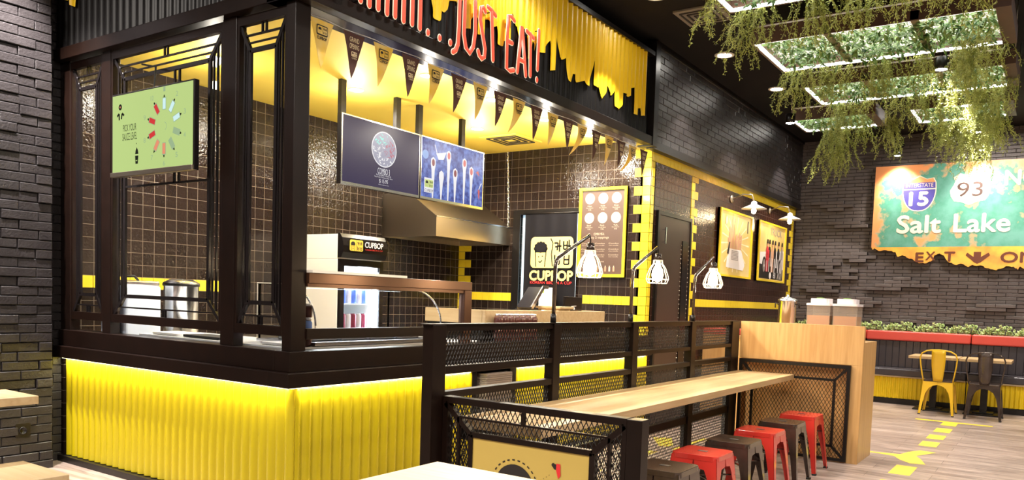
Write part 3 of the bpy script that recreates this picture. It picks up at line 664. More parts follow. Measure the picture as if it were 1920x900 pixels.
A.poly([(.88*w_,.62*h_),(.92*w_,.66*h_),(.94*w_,.56*h_)], 2, 1); A.poly([(.92*w_,.32*h_),(.955*w_,.3*h_),(.95*w_,.12*h_),(.93*w_,.18*h_)], 2, 1)
A.line([(.94*w_,.32*h_),(.97*w_,.42*h_),(1.0*w_-.01,.44*h_)], .01, 1)
A.rect(.05*w_,.08*h_,.19*w_,.33*h_,1,1.5); logo(A, .12*w_, .235*h_, .11, 5, 6, 3); A.text('CUPBOP', .12*w_, .115*h_, .11, .025, 6, 4)
A.build('screen_image', [blu, wht, emat('spoon_red', (.6,.12,.12)), emat('spoon_dark', (.22,.03,.05)), emat('screen_pale_blue', (.2,.35,.7)), emat('screen_lime', (.6,.7,.25)), gK], t)
# ---- downlights in the kitchen ceiling
k_dl = [(4.666,4.92,'left rear'),(6.278,4.908,'right rear'),(4.614,4.094,'left front'),(5.416,4.073,'second front'),(6.233,4.074,'third front'),(6.995,4.039,'right front'),(3.55,5.2,'far left')]
dproto = None
def downlight(x, y, z, label, group, power, col, spot=115, lr=.043, blend=.6):
    t = thing('downlight', label, 'ceiling light', (x, y, z), group)
    MB().lathe([(lr*1.45,0),(lr*1.45,-.006),(lr*1.12,-.010),(lr*1.02,-.003)], (x,y,z), 24).build('trim_ring', mWhite, t)
    MB().lathe([(.0,-.004),(lr,-.005)], (x,y,z), 20).build('lens', mLens, t)
    if spot is None: light('POINT', (x,y,z-.20), power*.30, col, .03, parent=t); light('SPOT', (x,y,z-.03), power*2.3, col, .04, (x,y,0), 160, .5, parent=t)  # point light added below the lens to brighten the ceiling
    else: light('SPOT', (x,y,z-.02), power, col, .04, (x,y,0), spot, blend, parent=t)
    return t
for x, y, l in k_dl: downlight(x, y, ZK, '%s round downlight in the yellow kiosk ceiling' % l, 'kiosk ceiling downlights', 40, (1,.92,.78), None)
t = thing('ceiling_vent', 'square yellow air vent in the kiosk ceiling', 'vent', (6.84,4.9,ZK-.01))
MB().box(6.60,7.08,4.66,5.14,ZK-.012,ZK).build('flange', mCeilY, t, .004)
mb = MB()
for i in range(3):
    q = .06+i*.055
    for (p1, p2) in (((6.6+q,4.66+q),(7.08-q,4.66+q)),((7.08-q,4.66+q),(7.08-q,5.14-q)),((7.08-q,5.14-q),(6.6+q,5.14-q)),((6.6+q,5.14-q),(6.6+q,4.66+q))): mb.bar((*p1,ZK-.016),(*p2,ZK-.016),.016,.008)
mb.build('louvres', mMat if False else mInk, t)
# ---- range hood
t = thing('range_hood', 'brushed stainless steel range hood with sloping sides behind the menu screens', 'hood', (6.8,5.65,1.9))
xa, xb_, ya, yb = 6.13, 7.43, 5.28, 6.03; z0, z1, z2 = 1.905, 2.106, 2.36
mb = MB(); e = .02
P = [(xa,ya,z0),(xb_,ya,z0),(xb_,yb,z0),(xa,yb,z0),(xa,ya,z1),(xb_,ya,z1),(xb_,yb,z1),(xa,yb,z1),(xa,5.66,z2),(xb_,5.66,z2),(xb_,yb,z2),(xa,yb,z2)]
mb.add(P, [(0,1,5,4),(3,0,4,7),(1,2,6,5),(4,5,9,8),(7,4,8,11),(5,6,10,9),(8,9,10,11),(2,3,7,6)])
Pi = [(xa+e,ya+e,z0),(xb_-e,ya+e,z0),(xb_-e,yb-e,z0),(xa+e,yb-e,z0),(xa+e,ya+e,z1),(xb_-e,ya+e,z1),(xb_-e,yb-e,z1),(xa+e,yb-e,z1)]
mb.add(Pi, [(4,5,1,0),(7,4,0,3),(5,6,2,1),(6,7,3,2),(4,7,6,5)])
mb.add([P[0],P[1],P[2],P[3],Pi[0],Pi[1],Pi[2],Pi[3]], [(0,4,5,1),(1,5,6,2),(2,6,7,3),(3,7,4,0)])
mb.build('hood_body', mSteel, t)
mb = MB()
for i in range(11): mb.bar((xa+.06+i*.115,ya+.04,z0+.10),(xa+.06+i*.115,yb-.04,z0+.05),.07,.012)
mb.build('baffle_filter', mSteelB, t)
MB().bar((xa,ya+.0,z1+.001),(xb_,ya,z1+.001),.012).build('front_trim', mSteelB, t)
# ---- chain
t = MB(); N = 30
for i in range(N):
    f_ = i/(N-1); c = Vector((7.39,5.33-.02*f_,2.965))*(1-f_)+Vector((7.36,5.27,2.125))*f_
    ax = Vector((1,0,0)) if i % 2 else Vector((0,1,0)); t.tube([c+Vector((0,0,1))*(.022*math.cos(a))+ax*(.010*math.sin(a)) for a in [2*math.pi*k/10 for k in range(10)]], .0035, 5, closed=True)
tag(t.build('hanging_chain', mSteelB), 'steel chain hanging from the kiosk ceiling down to the hood corner', 'chain')
# ---- fridge
t = thing('drinks_fridge', 'white drinks fridge with black curved header and glass door', 'fridge', (5.175,5.62,0))
fx0, fx1, fy0, fy1 = 4.90, 5.45, 5.36, 5.92
MB().box(fx0, fx0+.03, fy0, fy1, .2, 1.60).box(fx1-.03, fx1, fy0, fy1, .2, 1.60).box(fx0+.03, fx1-.03, fy1-.03, fy1, .2, 1.60).box(fx0, fx1, fy0, fy1, .0, .2).box(fx0, fx1, fy0, fy1, 1.60, 1.82).build('cabinet', mWhite, t, .004)
prof = [(0,0),(.045,.0),(.07,.05),(.075,.11),(.055,.18),(.03,.215),(0,.22)]
mb = MB(); vs = [(x, fy0-a, 1.61+b_) for x in (fx0, fx1) for a, b_ in prof]; K = len(prof)
mb.add(vs, [(i, i+1, i+1+K, i+K) for i in range(K-1)]+[tuple(range(K))[::-1], tuple(range(K, 2*K))], 0)
hd = mb.build('header', mBlackG, t)
A = Art((fx0, fy0-.078, 1.61), uB, vZ); logo(A, .15, .115, .16, 0, 1, 1); A.text('CUPBOP', .37, .13, .23, .05, 2, 2, bold=.0015); A.text('KOREAN BBQ IN A CUP', .37, .085, .22, .015, 3, 2)
A.build('header_print', [mLogoY, mInk, mPaper, mRedI], hd)
fr = MB(); fr.box(fx0+.005,fx0+.055,fy0-.03,fy0,.12,1.60).box(fx1-.055,fx1-.005,fy0-.03,fy0,.12,1.60).box(fx0+.055,fx1-.055,fy0-.03,fy0,1.54,1.60).box(fx0+.055,fx1-.055,fy0-.03,fy0,.12,.2)
dd = fr.build('door', mBlackG, t); MB().box(fx0+.055,fx1-.055,fy0-.02,fy0-.014,.2,1.54).build('door_glass', mGlass, dd)
mSh = mat('shelf_white', (.75,.8,.85), .4)
MB().box(fx0+.03,fx1-.03,fy1-.04,fy1-.031,.2,1.6).build('back_liner', mSh, t)
for k in range(4):
    MB().box(fx0+.03, fx1-.03, fy0+.03, fy1-.04, .50+k*.23, .512+k*.23).build('shelf', mSh, t)
MB().box(fx1-.085, fx1-.058, fy0+.005, fy0+.025, .25, 1.5).build('light_tube', mLedC, t)
light('AREA', (5.2, 5.45, 1.56), 12, (.8,.9,1), .3, (5.2,5.6,.5), parent=t)
cans = [mat('can_red', (.6,.03,.04), .3), mat('can_white', (.75,.72,.75), .3), mat('can_blue', (.08,.15,.5), .3), mat('can_maroon', (.25,.03,.06), .3)]
cp = None
for k in range(1, 4):
    for j in range(6):
        x = fx0+.085+j*.065; z = .513+k*.23; m_ = cans[[0,3,2][k-1]] if j % 2 else cans[1 if k != 1 else 0]
        c = thing('drink_can', '%s shelf of the drinks fridge, small canned drink' % ['third','second','top'][k-1], 'can', (x, fy0+.09, z), 'canned drinks in the fridge')
        MB().lathe([(.024,0),(.029,.008),(.029,.12),(.022,.135)], (x,fy0+.09,z), 14).build('can_body', m_, c)
        MB().lathe([(.0,.136),(.023,.1365),(.023,.139)], (x,fy0+.09,z), 12).build('can_lid', mSteelB, c)
# ---- curved glass display case on the counter
t = thing('display_case', 'glass food display case with curved front edge on the kiosk counter', 'display case', (4.0,3.9,.975))
arc = [(3.62+.0, 1.10)]+[(3.62+.28*(1-math.cos(a)), 1.10+.24*math.sin(a)) for a in [R(9*i) for i in range(1, 11)]]
for x in (3.15, 4.28):
    poly = [(4.15,1.0),(3.62,1.0)]+arc+[(4.15,1.34)]
    MB().prism([(p[0], p[1]) for p in poly], (x,0,0), (0,1,0), (0,0,1), .006).build('end_glass', mGlass, t)
MB().tube([(4.28,a,b_) for a, b_ in arc], .006, 6).build('end_trim', mSteelB, t)
MB().tube([(3.15,a,b_) for a, b_ in arc], .006, 6).build('end_trim', mSteelB, t)
MB().box(3.15,4.28,3.62,4.16,.98,1.0).build('case_base', mSteelB, t)
MB().box(3.15,4.28,3.9,4.16,1.335,1.345).build('case_top', mGlass, t)
MB().box(3.15,4.28,4.12,4.14,1.0,1.335).build('case_light_back', mGlass, t)
light('AREA', (3.7, 3.95, 1.32), 26, (.85,.93,1), 1.0, (3.7,3.9,1.0), sy=.05, rot=(0,0,0.01))
mFood = [mat('food_green', (.15,.3,.05), .6), mat('food_orange', (.7,.25,.05), .6), mat('food_white', (.8,.78,.7), .6), mat('food_red', (.5,.06,.03), .6)]
for i in range(4):
    x = 3.3+i*.25
    p = thing('food_pan', ['steel pan of green vegetables, leftmost in the display case','steel pan of orange food in the display case','steel pan of white noodles in the display case','steel pan of red food, rightmost in the display case'][i], 'food pan', (x,3.85,1.0))
    mb = MB(); x0,x1,y0,y1 = x-.11,x+.11,3.72,4.0
    mb.box(x0,x1,y0,y0+.004,1.001,1.05).box(x0,x1,y1-.004,y1,1.001,1.05).box(x0,x0+.004,y0,y1,1.001,1.05).box(x1-.004,x1,y0,y1,1.001,1.05).box(x0,x1,y0,y1,1.001,1.005)
    mb.build('pan', mSteelB, p)
    mb = MB()
    for q in range(40): a, b_ = random.uniform(x0+.02,x1-.02), random.uniform(y0+.02,y1-.02); mb.lathe([(.012,0),(.015,.01),(.008,.02),(0,.022)], (a,b_,1.005+random.uniform(0,.02)), 6)
    mb.build('food', mFood[i], p)['kind'] = 'stuff'
# jars near the left of the counter
mJar = mat('jar_brown', (.07,.022,.018), .15); mJb = mat('jar_blue', (.10,.16,.35), .25)
for j, (x, y) in enumerate(((3.06,3.68),(3.135,3.68))):
    for k in range(3):
        z = .976+k*.085
        p = thing('sauce_jar', '%s jar of the %s stack behind the kiosk corner post' % (['bottom','middle','top'][k], ['left','right'][j]), 'jar', (x,y,z), 'stacked sauce jars by the corner post')
        MB().lathe([(.028,0),(.033,.006),(.033,.058),(.026,.066)], (x,y,z), 16).build('jar_body', mJb if k == 1 else mJar, p)
        MB().lathe([(.029,.066),(.029,.083),(0,.0835)], (x,y,z), 16).build('jar_lid', mSteelB, p)
# flat boards and trays on the counter under the windows
for (x0,x1,y0,y1,m_,lab) in ((3.02,3.20,4.35,4.75,mRubber,'black tray lying on the steel counter under the middle window'),(3.02,3.22,4.80,5.1,mPaper,'white board lying on the steel counter under the middle window'),(3.02,3.2,3.75,3.95,mPaper,'white board lying on the counter under the narrow right window')):
    MB_ = MB().prism(rrect(x0,y0,x1,y1,.02,3), (0,0,.993), (1,0,0), (0,1,0), .016)
    tag(MB_.build('counter_tray', m_, bevel=.003), lab, 'tray')
# ---- prep table, pot and ice box seen through the windows
t = thing('prep_table', 'steel prep table along the tiled wall behind the left windows', 'table', (3.9,5.7,0))
MB().box(2.975,4.6,5.25,6.0,.86,.90).build('tabletop', mSteel, t, .003)
for x in (3.05,4.55):
    for y in (5.34,5.96): MB().box(x-.02,x+.02,y-.02,y+.02,0,.86).build('leg', mSteel, t)
t = thing('stock_pot', 'large round stainless steel cooker seen through the middle kiosk window', 'pot', (3.44,5.42,.9))
MB().lathe([(.11,0),(.12,.01),(.12,.40),(.125,.41),(.125,.43),(.08,.455),(0,.46)], (3.44,5.42,.9), 32).build('pot_body', mSteelB, t)
MB().lathe([(.126,.405),(.128,.405),(.128,.425),(.126,.425)], (3.44,5.42,.9), 32).build('rim_band', mBlack, t)
t = thing('rice_warmer', 'pale blue-white box cooker with steel top beside the steel cooker', 'cooker', (3.11,5.5,.9))
MB().box(2.98,3.25,5.36,5.68,.902,1.30).build('cooker_body', mat('cooker_pale', (.62,.70,.85), .35), t, .02, seg=3)
MB().box(2.985,3.245,5.37,5.67,1.295,1.335).build('cooker_lid', mSteelB, t, .012)
MB().tube([(3.0,5.4,1.335),(3.0,5.4,1.36),(3.07,5.4,1.365),(3.1,5.4,1.335)], .009, 6).build('lid_handle', mBlack, t)
# ---- cashier counter on the front
t = thing('cashier_counter', 'raised pale oak cashier counter on the kiosk front', 'counter', (5.7,3.8,.965))
MB().box(4.77,6.66,3.60,3.63,1.10,1.207).box(4.77,4.80,3.63,4.2,1.10,1.207).box(6.63,6.66,3.63,4.2,1.10,1.207).build('oak_panel', mWoodY, t, .003)
MB().box(4.80,6.63,3.635,4.2,.966,1.17).build('counter_body', mBlack, t)
MB().box(4.80,6.63,3.635,4.2,1.171,1.19).build('worktop', mWoodX, t)
t = thing('pickup_box', 'small square pale wood box on the cashier counter', 'box', (6.02,3.74,1.208))
MB().box(5.86,6.10,3.61,3.87,1.222,1.243).build('box_lid', mWoodY, t, .004); MB().box(5.88,6.08,3.64,3.85,1.208,1.222).build('box_body', mWoodX, t)
for i in range(7):
    x = 4.86+i*.079; y = 3.54; z = .966
    p = thing('sauce_bottle', 'dark round bottle with silver cap in the row before the cashier counter', 'bottle', (x,y,z), 'row of dark bottles before the cashier counter')
    MB().lathe([(.030,0),(.036,.01),(.037,.08),(.030,.105),(.029,.112),(.037,.13),(.037,.175),(.029,.198)], (x,y,z), 18).build('bottle_body', mJar, p)
    MB().lathe([(.027,.198),(.027,.214),(0,.2145)], (x,y,z), 14).build('bottle_cap', mSteelB, p)
# till
t = thing('point_of_sale_terminal', 'black till screen tilted back on a silver arm on the cashier counter', 'till', (5.85,3.98,1.19))
MB().bar((5.72,3.90,1.215),(5.90,3.90,1.40),.03,.14,(0,1,0)).build('screen_housing', mBlackG, t, .004)
mb = MB(); mb.bar((5.735,3.824,1.222),(5.91,3.824,1.405),.034,.012,(0,1,0)).bar((5.90,3.824,1.41),(5.99,3.824,1.41),.03,.012,(0,1,0)); mb.build('side_trim', mSteelB, t)
MB().box(5.80,5.98,3.88,4.05,1.191,1.21).box(5.89,5.93,3.93,3.98,1.21,1.33).build('stand', mBlack, t, .004)
t = thing('laptop', 'small dark display seen from behind on the oak counter', 'display', (6.45,3.95,1.17))
MB().box(6.28,6.60,3.82,3.84,1.195,1.335).build('display_lid', mBlackG, t, .004); MB().box(6.28,6.60,3.84,4.05,1.191,1.2).build('display_base', mBlackG, t)
A = Art((6.28,3.819,1.195), uB, vZ); A.circle(.17,.03,.012,0); A.line([(.12,.05),(.21,.055)], .005, 0); A.build('maker_mark', [mPaper], t)
# ---- banner in the doorway
t = thing('shop_banner', 'black cloth banner with yellow logo and shop name hung over the kitchen doorway', 'banner', (7.36,4.72,1.0))
mb = MB(); vs = []; fs2 = []; NN = 24
for i in range(NN+1):
    y = 5.05-.68*i/NN; d = .012*math.sin(i*.9)*(.3+.7*abs(math.sin(i*.37)))
    vs += [(7.385+d, y, .95), (7.385+d*.2, y, 2.25)]
    if i: fs2.append((2*i-2, 2*i, 2*i+1, 2*i-1))
mb.add(vs, fs2, 0, True); mb.build('cloth', mBanner, t); MB().cyl((7.385,5.07,2.252),(7.385,4.35,2.252),.008).build('rod', mBlack, t)
A = Art((7.367,4.965,1.3), uA, vZ); logo(A, .29, .52, .55, 0, 1, 1)
A.text('CUPBOP', .29, .265, .56, .105, 0, 2, bold=.006); A.text('KOREAN BBQ IN A CUP', .29, .185, .54, .035, 2, 2)
A.build('banner_print', [mCream if False else mat('banner_yellow', (.80,.60,.18), .6), mBanner, mRedI], t)
t = MB().box(7.28,7.29,4.556,4.765,1.17,1.43).build('notice_board', mPaper); tag(t, 'white notice sheet standing in front of the banner', 'notice')
A = Art((7.279,4.765,1.17), uA, vZ); A.rect(.01,.20,.07,.25,0); A.rect(.01,.03,.07,.18,1); A.build('notice_print', [mat('notice_green', (.35,.5,.12), .6), mat('notice_grey', (.5,.42,.48), .6)], t)
sh_ = MB().box(7.26,7.31,4.50,4.80,.5,1.17).build('notice_stand', mBlack); tag(sh_, 'black stand under the white notice sheet', 'stand')
dp = MB().box(7.47,7.50,5.0,5.14,0,2.25).build('door_2', mPale, kind='structure')
# ---- framed menu poster
t = thing('menu_poster', 'yellow-framed dark menu board with six round bowls on the kiosk back wall', 'poster', (7.40,4.075,1.56))
MB().box(7.405,7.43,3.79,4.36,1.56,2.505).build('poster_board', mat('poster_brown', (.075,.045,.035), .4), t)
mb = MB(); q = .03; mb.box(7.39,7.43,3.79,4.36,1.56,1.56+q).box(7.39,7.43,3.79,4.36,2.505-q,2.505).box(7.39,7.43,3.79,3.79+q,1.56+q,2.505-q).box(7.39,7.43,4.36-q,4.36,1.56+q,2.505-q); mb.build('frame', mYTile, t)
A = Art((7.404,4.36,1.56), uA, vZ); mBowl = mat('bowl_print', (.45,.37,.28), .5); mBR = mat('bowl_red', (.6,.2,.12), .5)
for r_i in range(2):
    for c_i in range(3):
        cx, cy = .125+c_i*.16, .83-r_i*.205
        A.circle(cx, cy, .058, 0, 1); A.circle(cx, cy, .050, 1, 2)
        for q in range(14): a, b_ = cx+random.uniform(-.03,.03), cy+random.uniform(-.03,.03); A.poly([(a,b_),(a+.015,b_+.004),(a+.006,b_+.016)], random.choice([0,2,2,3]), 3+q*.02)
        A.text(['Hot','Noodle','Bop','Beef','Pork','Tofu'][r_i*3+c_i], cx, cy-.078, .05, .016, 0); A.text('Rice & Sauce', cx, cy-.098, .085, .010, 0); A.text('9.95', cx, cy-.118, .035, .014, 0)
A.text('COMBO MEAL', .25, .455, .13, .026, 0); A.text('Any 2 toppings', .25, .415, .24, .03, 0)
for c_i in range(3):
    for k in range(3): A.text('Combo', .10+c_i*.165, .355-k*.06, .12, .013, 0); A.text('rice noodle', .10+c_i*.165, .335-k*.06, .11, .010, 0)
A.text('Sauce', .28, .165, .08, .016, 0)
for k in range(8): A.rect(.08+k*.05, .06, .10+k*.05, .105, 2 if k % 2 else 0, 1); A.rect(.085+k*.05, .105, .095+k*.05, .12, 0, 1)
A.build('poster_print', [mBowl, mCream, mBR, mat('bowl_green', (.2,.35,.1), .5)], t)
# ================================================================= HALL WALL: door, posters, wall lamps
d3 = MB().box(7.60,8.47,YW-.02,YW+.01,0,2.24).build('door_3', mDoor, kind='structure', bevel=.004)
mb = MB(); mb.box(7.58,7.62,YW-.03,YW,0,2.23).box(8.45,8.49,YW-.03,YW,0,2.23).box(7.58,8.49,YW-.03,YW,2.23,2.27); mb.build('door_frame', mBlack, d3)
MB().bar((7.71,YW-.06,1.93),(7.71,YW-.06,2.10),.014).bar((7.71,YW-.06,1.95),(7.71,YW-.01,1.95),.01).bar((7.71,YW-.06,2.08),(7.71,YW-.01,2.08),.01).build('door_handle', mSteelB, d3)
MB().box(8.24,8.40,YW-.032,YW-.02,.3,2.0).build('kick_strip', mBlackG, d3)
mb = MB()
for k in range(34):
    for x in (8.215,8.425): mb.lathe([(.008,0),(.006,.006),(0,.008)], (x,YW-.022,.3+k*.05), 8, ax=(0,-1,0))
mb.build('rivets', mSteel, d3)
mPY = mat('poster_yellow', (.66,.47,.12), .45, var=(3,(.68,.54,.24))); mSkin = mat('poster_skin', (.55,.30,.18), .5); mPW = mat('poster_white', (.75,.70,.68), .5); mPG = mat('poster_grey', (.30,.26,.25), .5); mPR = mat('poster_red', (.65,.04,.06), .5)
def poster(x0, x1, label):
    t = thing('framed_poster', label, 'poster', ((x0+x1)/2, YW-.02, 1.67)); z0, z1 = 1.67, 2.505
    MB().box(x0,x1,YW-.03,YW-.002,z0,z1).build('poster_board', mPY, t)
    mb = MB(); q = .045
    mb.box(x0,x1,YW-.045,YW-.002,z0,z0+.025).box(x0,x1,YW-.045,YW-.002,z1-.025,z1).box(x0,x0+q,YW-.045,YW-.002,z0+.025,z1-.025).box(x1-q,x1,YW-.045,YW-.002,z0+.025,z1-.025)
    mb.build('frame', mYTile, t)
    return t, Art((x0,YW-.031,z0), uB, vZ)
t, A = poster(9.34, 10.57, 'yellow framed poster with a white food truck and raised arms')
for k in range(18): th = R(20*k); A.poly([(.6+.1*math.cos(th),.45+.1*math.sin(th)),(.6+1.0*math.cos(th+.05),.45+.40*math.sin(th+.05)),(.6+1.0*math.cos(th+.1),.45+.40*math.sin(th+.1))] if 0 else [(.6,.45),(.6+.52*math.cos(th),.42+.36*math.sin(th)),(.6+.52*math.cos(th+.06),.42+.36*math.sin(th+.06))], 4, .5+.01*k)
A.poly([(.28,.12),(.92,.10),(.98,.17),(.88,.30),(.76,.42),(.62,.45),(.42,.42),(.30,.22)], 1, 2)
A.rect(.46,.22,.72,.34,2,3)
for k in range(6): A.rect(.47,.23+k*.018,.71,.238+k*.018,1,4)
A.poly([(.30,.30),(.36,.44),(.40,.44),(.36,.28)], 3, 3)
for k in range(14):
    a = .34+k*.035; h2 = .45+.13*math.sin(k*1.3)**2+.02*k*(1 if k < 7 else -.2); A.poly([(a-.02,.36),(a+.02,.36),(a+.026,h2),(a,h2+.06),(a-.02,h2)], 0 if k % 3 else 5, 2.5+.02*k)
    A.circle(a, h2+.02, .028, 0, 3+.02*k, 10)
A.circle(.24, .70, .045, 5, 2, 12, ry=.07); A.circle(.24,.70,.03,4,3,12,ry=.05); A.poly([(.42,.62),(.46,.8),(.50,.78),(.47,.6)], 0, 2); A.rect(1.03,.60,1.07,.76,3,2)
A.line([(.40,.62),(.44,.45)], .05, 0, 2.2)
A.build('poster_print', [mSkin, mPW, mPG, mInk, mCream, mat('poster_tan', (.55,.38,.18), .5)], t)
t, A = poster(10.85, 12.15, 'yellow framed poster of people standing before a car, nearest the room corner')
A.rect(.10,.04,1.22,.24,3,1); A.poly([(.10,.24),(1.22,.20),(1.22,.48),(.10,.40)], 1, 1.2)
for a, b_ in ((.30,.22),(1.08,.22)): A.circle(a,b_,.09,3,2,18,ry=.13); A.circle(a,b_,.06,2,3,18,ry=.09); A.circle(a,b_,.02,1,4)
for k, (a, c_) in enumerate(((.52,3),(.66,0),(.78,3),(.95,3),(1.12,2),(.42,5))):
    A.poly([(a-.05,.14),(a+.05,.14),(a+.06,.44),(a+.03,.50),(a-.03,.50),(a-.06,.44)], c_, 5+k*.1); A.circle(a,.545,.035,0,6+k*.1,10,ry=.05); A.poly([(a-.035,.54),(a+.035,.54),(a+.03,.60),(a-.03,.60)], 3, 7+k*.1)
    A.poly([(a-.03,.14),(a-.005,.14),(a,.34),(a-.03,.34)], 1 if c_ != 1 else 3, 8+k*.1)
A.text('TRUCK', .80, .72, .55, .10, 2, 3); A.poly([(.44,.45),(.50,.45),(.50,.30),(.38,.30)], 5, 9)
A.circle(.60,.09,.05,1,3); A.text('88', .80, .10, .10, .09, 1, 4)
for k in range(4): A.line([(.95+k*.06,.05),(1.0+k*.06,.22)], .015, 1, 4)
A.build('poster_print', [mSkin, mPW, mPG, mInk, mCream, mPR], t)
def barn(x, ym, zm, label):
    t = thing('wall_lamp', label, 'wall lamp', (x, YW, zm)); cx, cy, cz = x, YW-.30, zm-.10
    MB().lathe([(.05,0),(.05,.015),(.02,.03),(0,.03)], (x,YW,zm), 16, ax=(0,-1,0)).build('wall_mount', mSteel, t)
    MB().tube([(x,YW-.02,zm),(x,YW-.15,zm+.05),(x,YW-.27,zm+.04),(cx,cy,cz+.05)], .010, 8).build('arm', mSteel, t)
    MB().lathe([(.02,.06),(.035,.05),(.04,.02),(.15,-.03),(.155,-.035),(.04,.012),(.02,.03)], (cx,cy,cz), 28).build('lamp_shade', mWhite, t)
    MB().lathe([(.0,-.10),(.025,-.085),(.032,-.055),(.018,-.02),(.0,-.015)], (cx,cy,cz), 16).build('bulb', mBulb, t)
    light('POINT', (cx,cy,cz-.13), 3.2, (1,.72,.40), .03, parent=t)
barn(9.78, 0, 2.655, 'white metal barn lamp on the tiled wall over the truck poster')
barn(11.36, 0, 2.684, 'white metal barn lamp on the tiled wall over the poster by the corner')
# ================================================================= hall ceiling lights and vent
for (x, y, l) in ((8.017,3.05,'second'),(9.522,2.95,'third'),(6.231,3.0,'first'),(11.61,3.05,'last')):
    t = downlight(x, y, ZC, '%s bright downlight from the kiosk along the painted brick wall' % l, 'hall downlights by the brick wall', 170, (1,.93,.88), 76, .07, .12)
for (x, y, l) in ((4.73,2.9,'one'),(3.2,2.9,'two')):
    downlight(x, y, ZC, 'ceiling downlight before the kiosk fascia, above the top of the picture, number %s' % l, 'hall downlights by the brick wall', 38, (1,.93,.85), 140, .07, .5)
t = thing('ceiling_vent', 'dark square air vent in the black hall ceiling beside the first downlight', 'vent', (6.5,2.83,ZC-.01))
MB().box(6.62,7.02,2.60,3.02,ZC-.02,ZC).build('flange', mGreyS, t, .004)
mb = MB()
for i in range(3):
    q = .05+i*.05
    for (p1, p2) in (((6.62+q,2.6+q),(7.02-q,2.6+q)),((7.02-q,2.6+q),(7.02-q,3.02-q)),((7.02-q,3.02-q),(6.62+q,3.02-q)),((6.62+q,3.02-q),(6.62+q,2.6+q))): mb.bar((*p1,ZC-.024),(*p2,ZC-.024),.014,.008)
mb.build('louvres', mInk, t)
# ================================================================= hanging planter frames
mDark = mat('planter_dark', (.10,.05,.03), .5, var=(5,(.07,.04,.028)))
def leaf(mb, p, d, L_, w_, up=None):
    d = Vector(d).normalized(); a = d.orthogonal().normalized() if up is None else d.cross(Vector(up)).normalized(); n = a.cross(d)
    p = Vector(p); mb.add([p, p+d*L_*.5+a*w_/2+n*L_*.06, p+d*L_, p+d*L_*.5-a*w_/2+n*L_*.06], [(0,1,2,3)])
def rv(z=None):
    v = Vector((random.uniform(-1,1), random.uniform(-1,1), random.uniform(-1,1) if z is None else z)); return v.normalized()
def vine(parent, x, y, z, L_, rad, ns):
    rad *= .75; ns = int(ns*1.25)
    mb = MB()
    for k in range(int(ns*1.35)):
        p = Vector((x+random.gauss(0,rad*.5), y+random.gauss(0,rad), z+.03)); l = L_*random.uniform(.45,1); n = max(4, int(l/.028)); pts = [p.copy()]
        dr = Vector((random.uniform(-.2,.2), random.uniform(-.3,.3), -1))
        for i in range(n):
            dr = (dr+Vector((random.uniform(-.6,.6), random.uniform(-.6,.6), -.30))).normalized(); p = p+dr*(l/n); pts.append(p.copy())
            for q in range(5): leaf(mb, p+rv()*.010, rv()+Vector((0,0,-.5)), random.uniform(.014,.028), random.uniform(.006,.011))
        mb.tube(pts, .0018, 3)
    mb.build('trailing_vine', mLeafV, parent)
def planter(x0, x1, y0, y1, divs, vines, label, z=3.50):
    t = thing('hanging_planter', label, 'planter', ((x0+x1)/2, (y0+y1)/2, z)); h = .13; w_ = .045
    mb = MB(); mb.box(x0,x1,y0,y0+w_*2.2,z,z+h).box(x0,x1,y1-.02,y1,z,z+h).box(x0,x0+.02,y0+w_*2.2,y1-.02,z,z+h).box(x1-.02,x1,y0+w_*2.2,y1-.02,z,z+h); mb.build('frame', mDark, t)
    mb = MB(); mb.box(x0+.02,x0+.04,y0+.1,y1-.046,z+.006,z+.022).box(x1-.045,x1-.02,y0+.1,y1-.046,z+.002,z+.02).box(x0+.02,x1-.02,y1-.045,y1-.02,z+.006,z+.022); mb.build('led_strip', mLed, t)
    for d in divs: MB().box(x0,x1,d-.03,d+.03,z+.005,z+.07).build('divider', mSteel, t)
    gr = MB(); exmesh(gr, (x0+.02,y0,z+.09), (1,0,0), (0,1,0), [(0,.1),(x1-x0-.04,.1),(x1-x0-.04,y1-y0-.02),(0,y1-y0-.02)], .03,.045,.004,.003); gr.build('wire_grille', mWhite, t)
    MB().box(x0+.02,x1-.02,y0+.1,y1-.02,z+h+.02,z+h+.03).build('backing_panel', mDark, t)
    lf = MB(); A_ = (x1-x0)*(y1-y0)
    for i in range(int(A_*1100)):
        p = (random.uniform(x0+.10,x1-.05), random.uniform(y0+.12,y1-.10), z+random.uniform(.0,.09)); d = rv(); d.z = -abs(d.z)*.6; leaf(lf, p, d, random.uniform(.04,.11), random.uniform(.02,.05))
    lf.build('leaf_bed', mLeaf, t)['kind'] = 'stuff'
    for cx, cy, cz in ((x0+.05,y0+.15,0),): pass
    for a, b_ in ((x0,y0),(x1,y0),(x0,y1),(x1,y1)):
        mb = MB(); mb.cyl((a+(.01 if a == x0 else -.01),b_+(.01 if b_ == y0 else -.01),z+h),(a+(.01 if a == x0 else -.01),b_+(.01 if b_ == y0 else -.01),ZC),.003,n=6); mb.build('hanger_rod', mSteel, t)
    for v_ in vines: vine(t, v_[0], v_[1], z, v_[2], v_[3], v_[4])
    light('AREA', ((x0+x1)/2,(y0+y1)/2,z+.125), 13*A_, (1,.97,.88), x1-x0-.1, ((x0+x1)/2,(y0+y1)/2,0), sy=y1-y0-.2, parent=t, rot=(0,0,0.01))
planter(5.0,5.86,.45,2.21,(1.62,1.04),[(5.85,2.1,.55,.05,12),(5.85,1.95,.45,.06,9),(5.5,2.2,.45,.05,8),(5.86,1.6,.45,.10,16),(5.86,1.3,.4,.12,16),(5.86,1.05,.35,.1,9),(5.86,.8,.3,.1,8),(5.4,.75,.5,.10,16),(5.86,.62,.45,.12,12)],'hanging plant frame nearest the camera, cut off by the top of the picture')
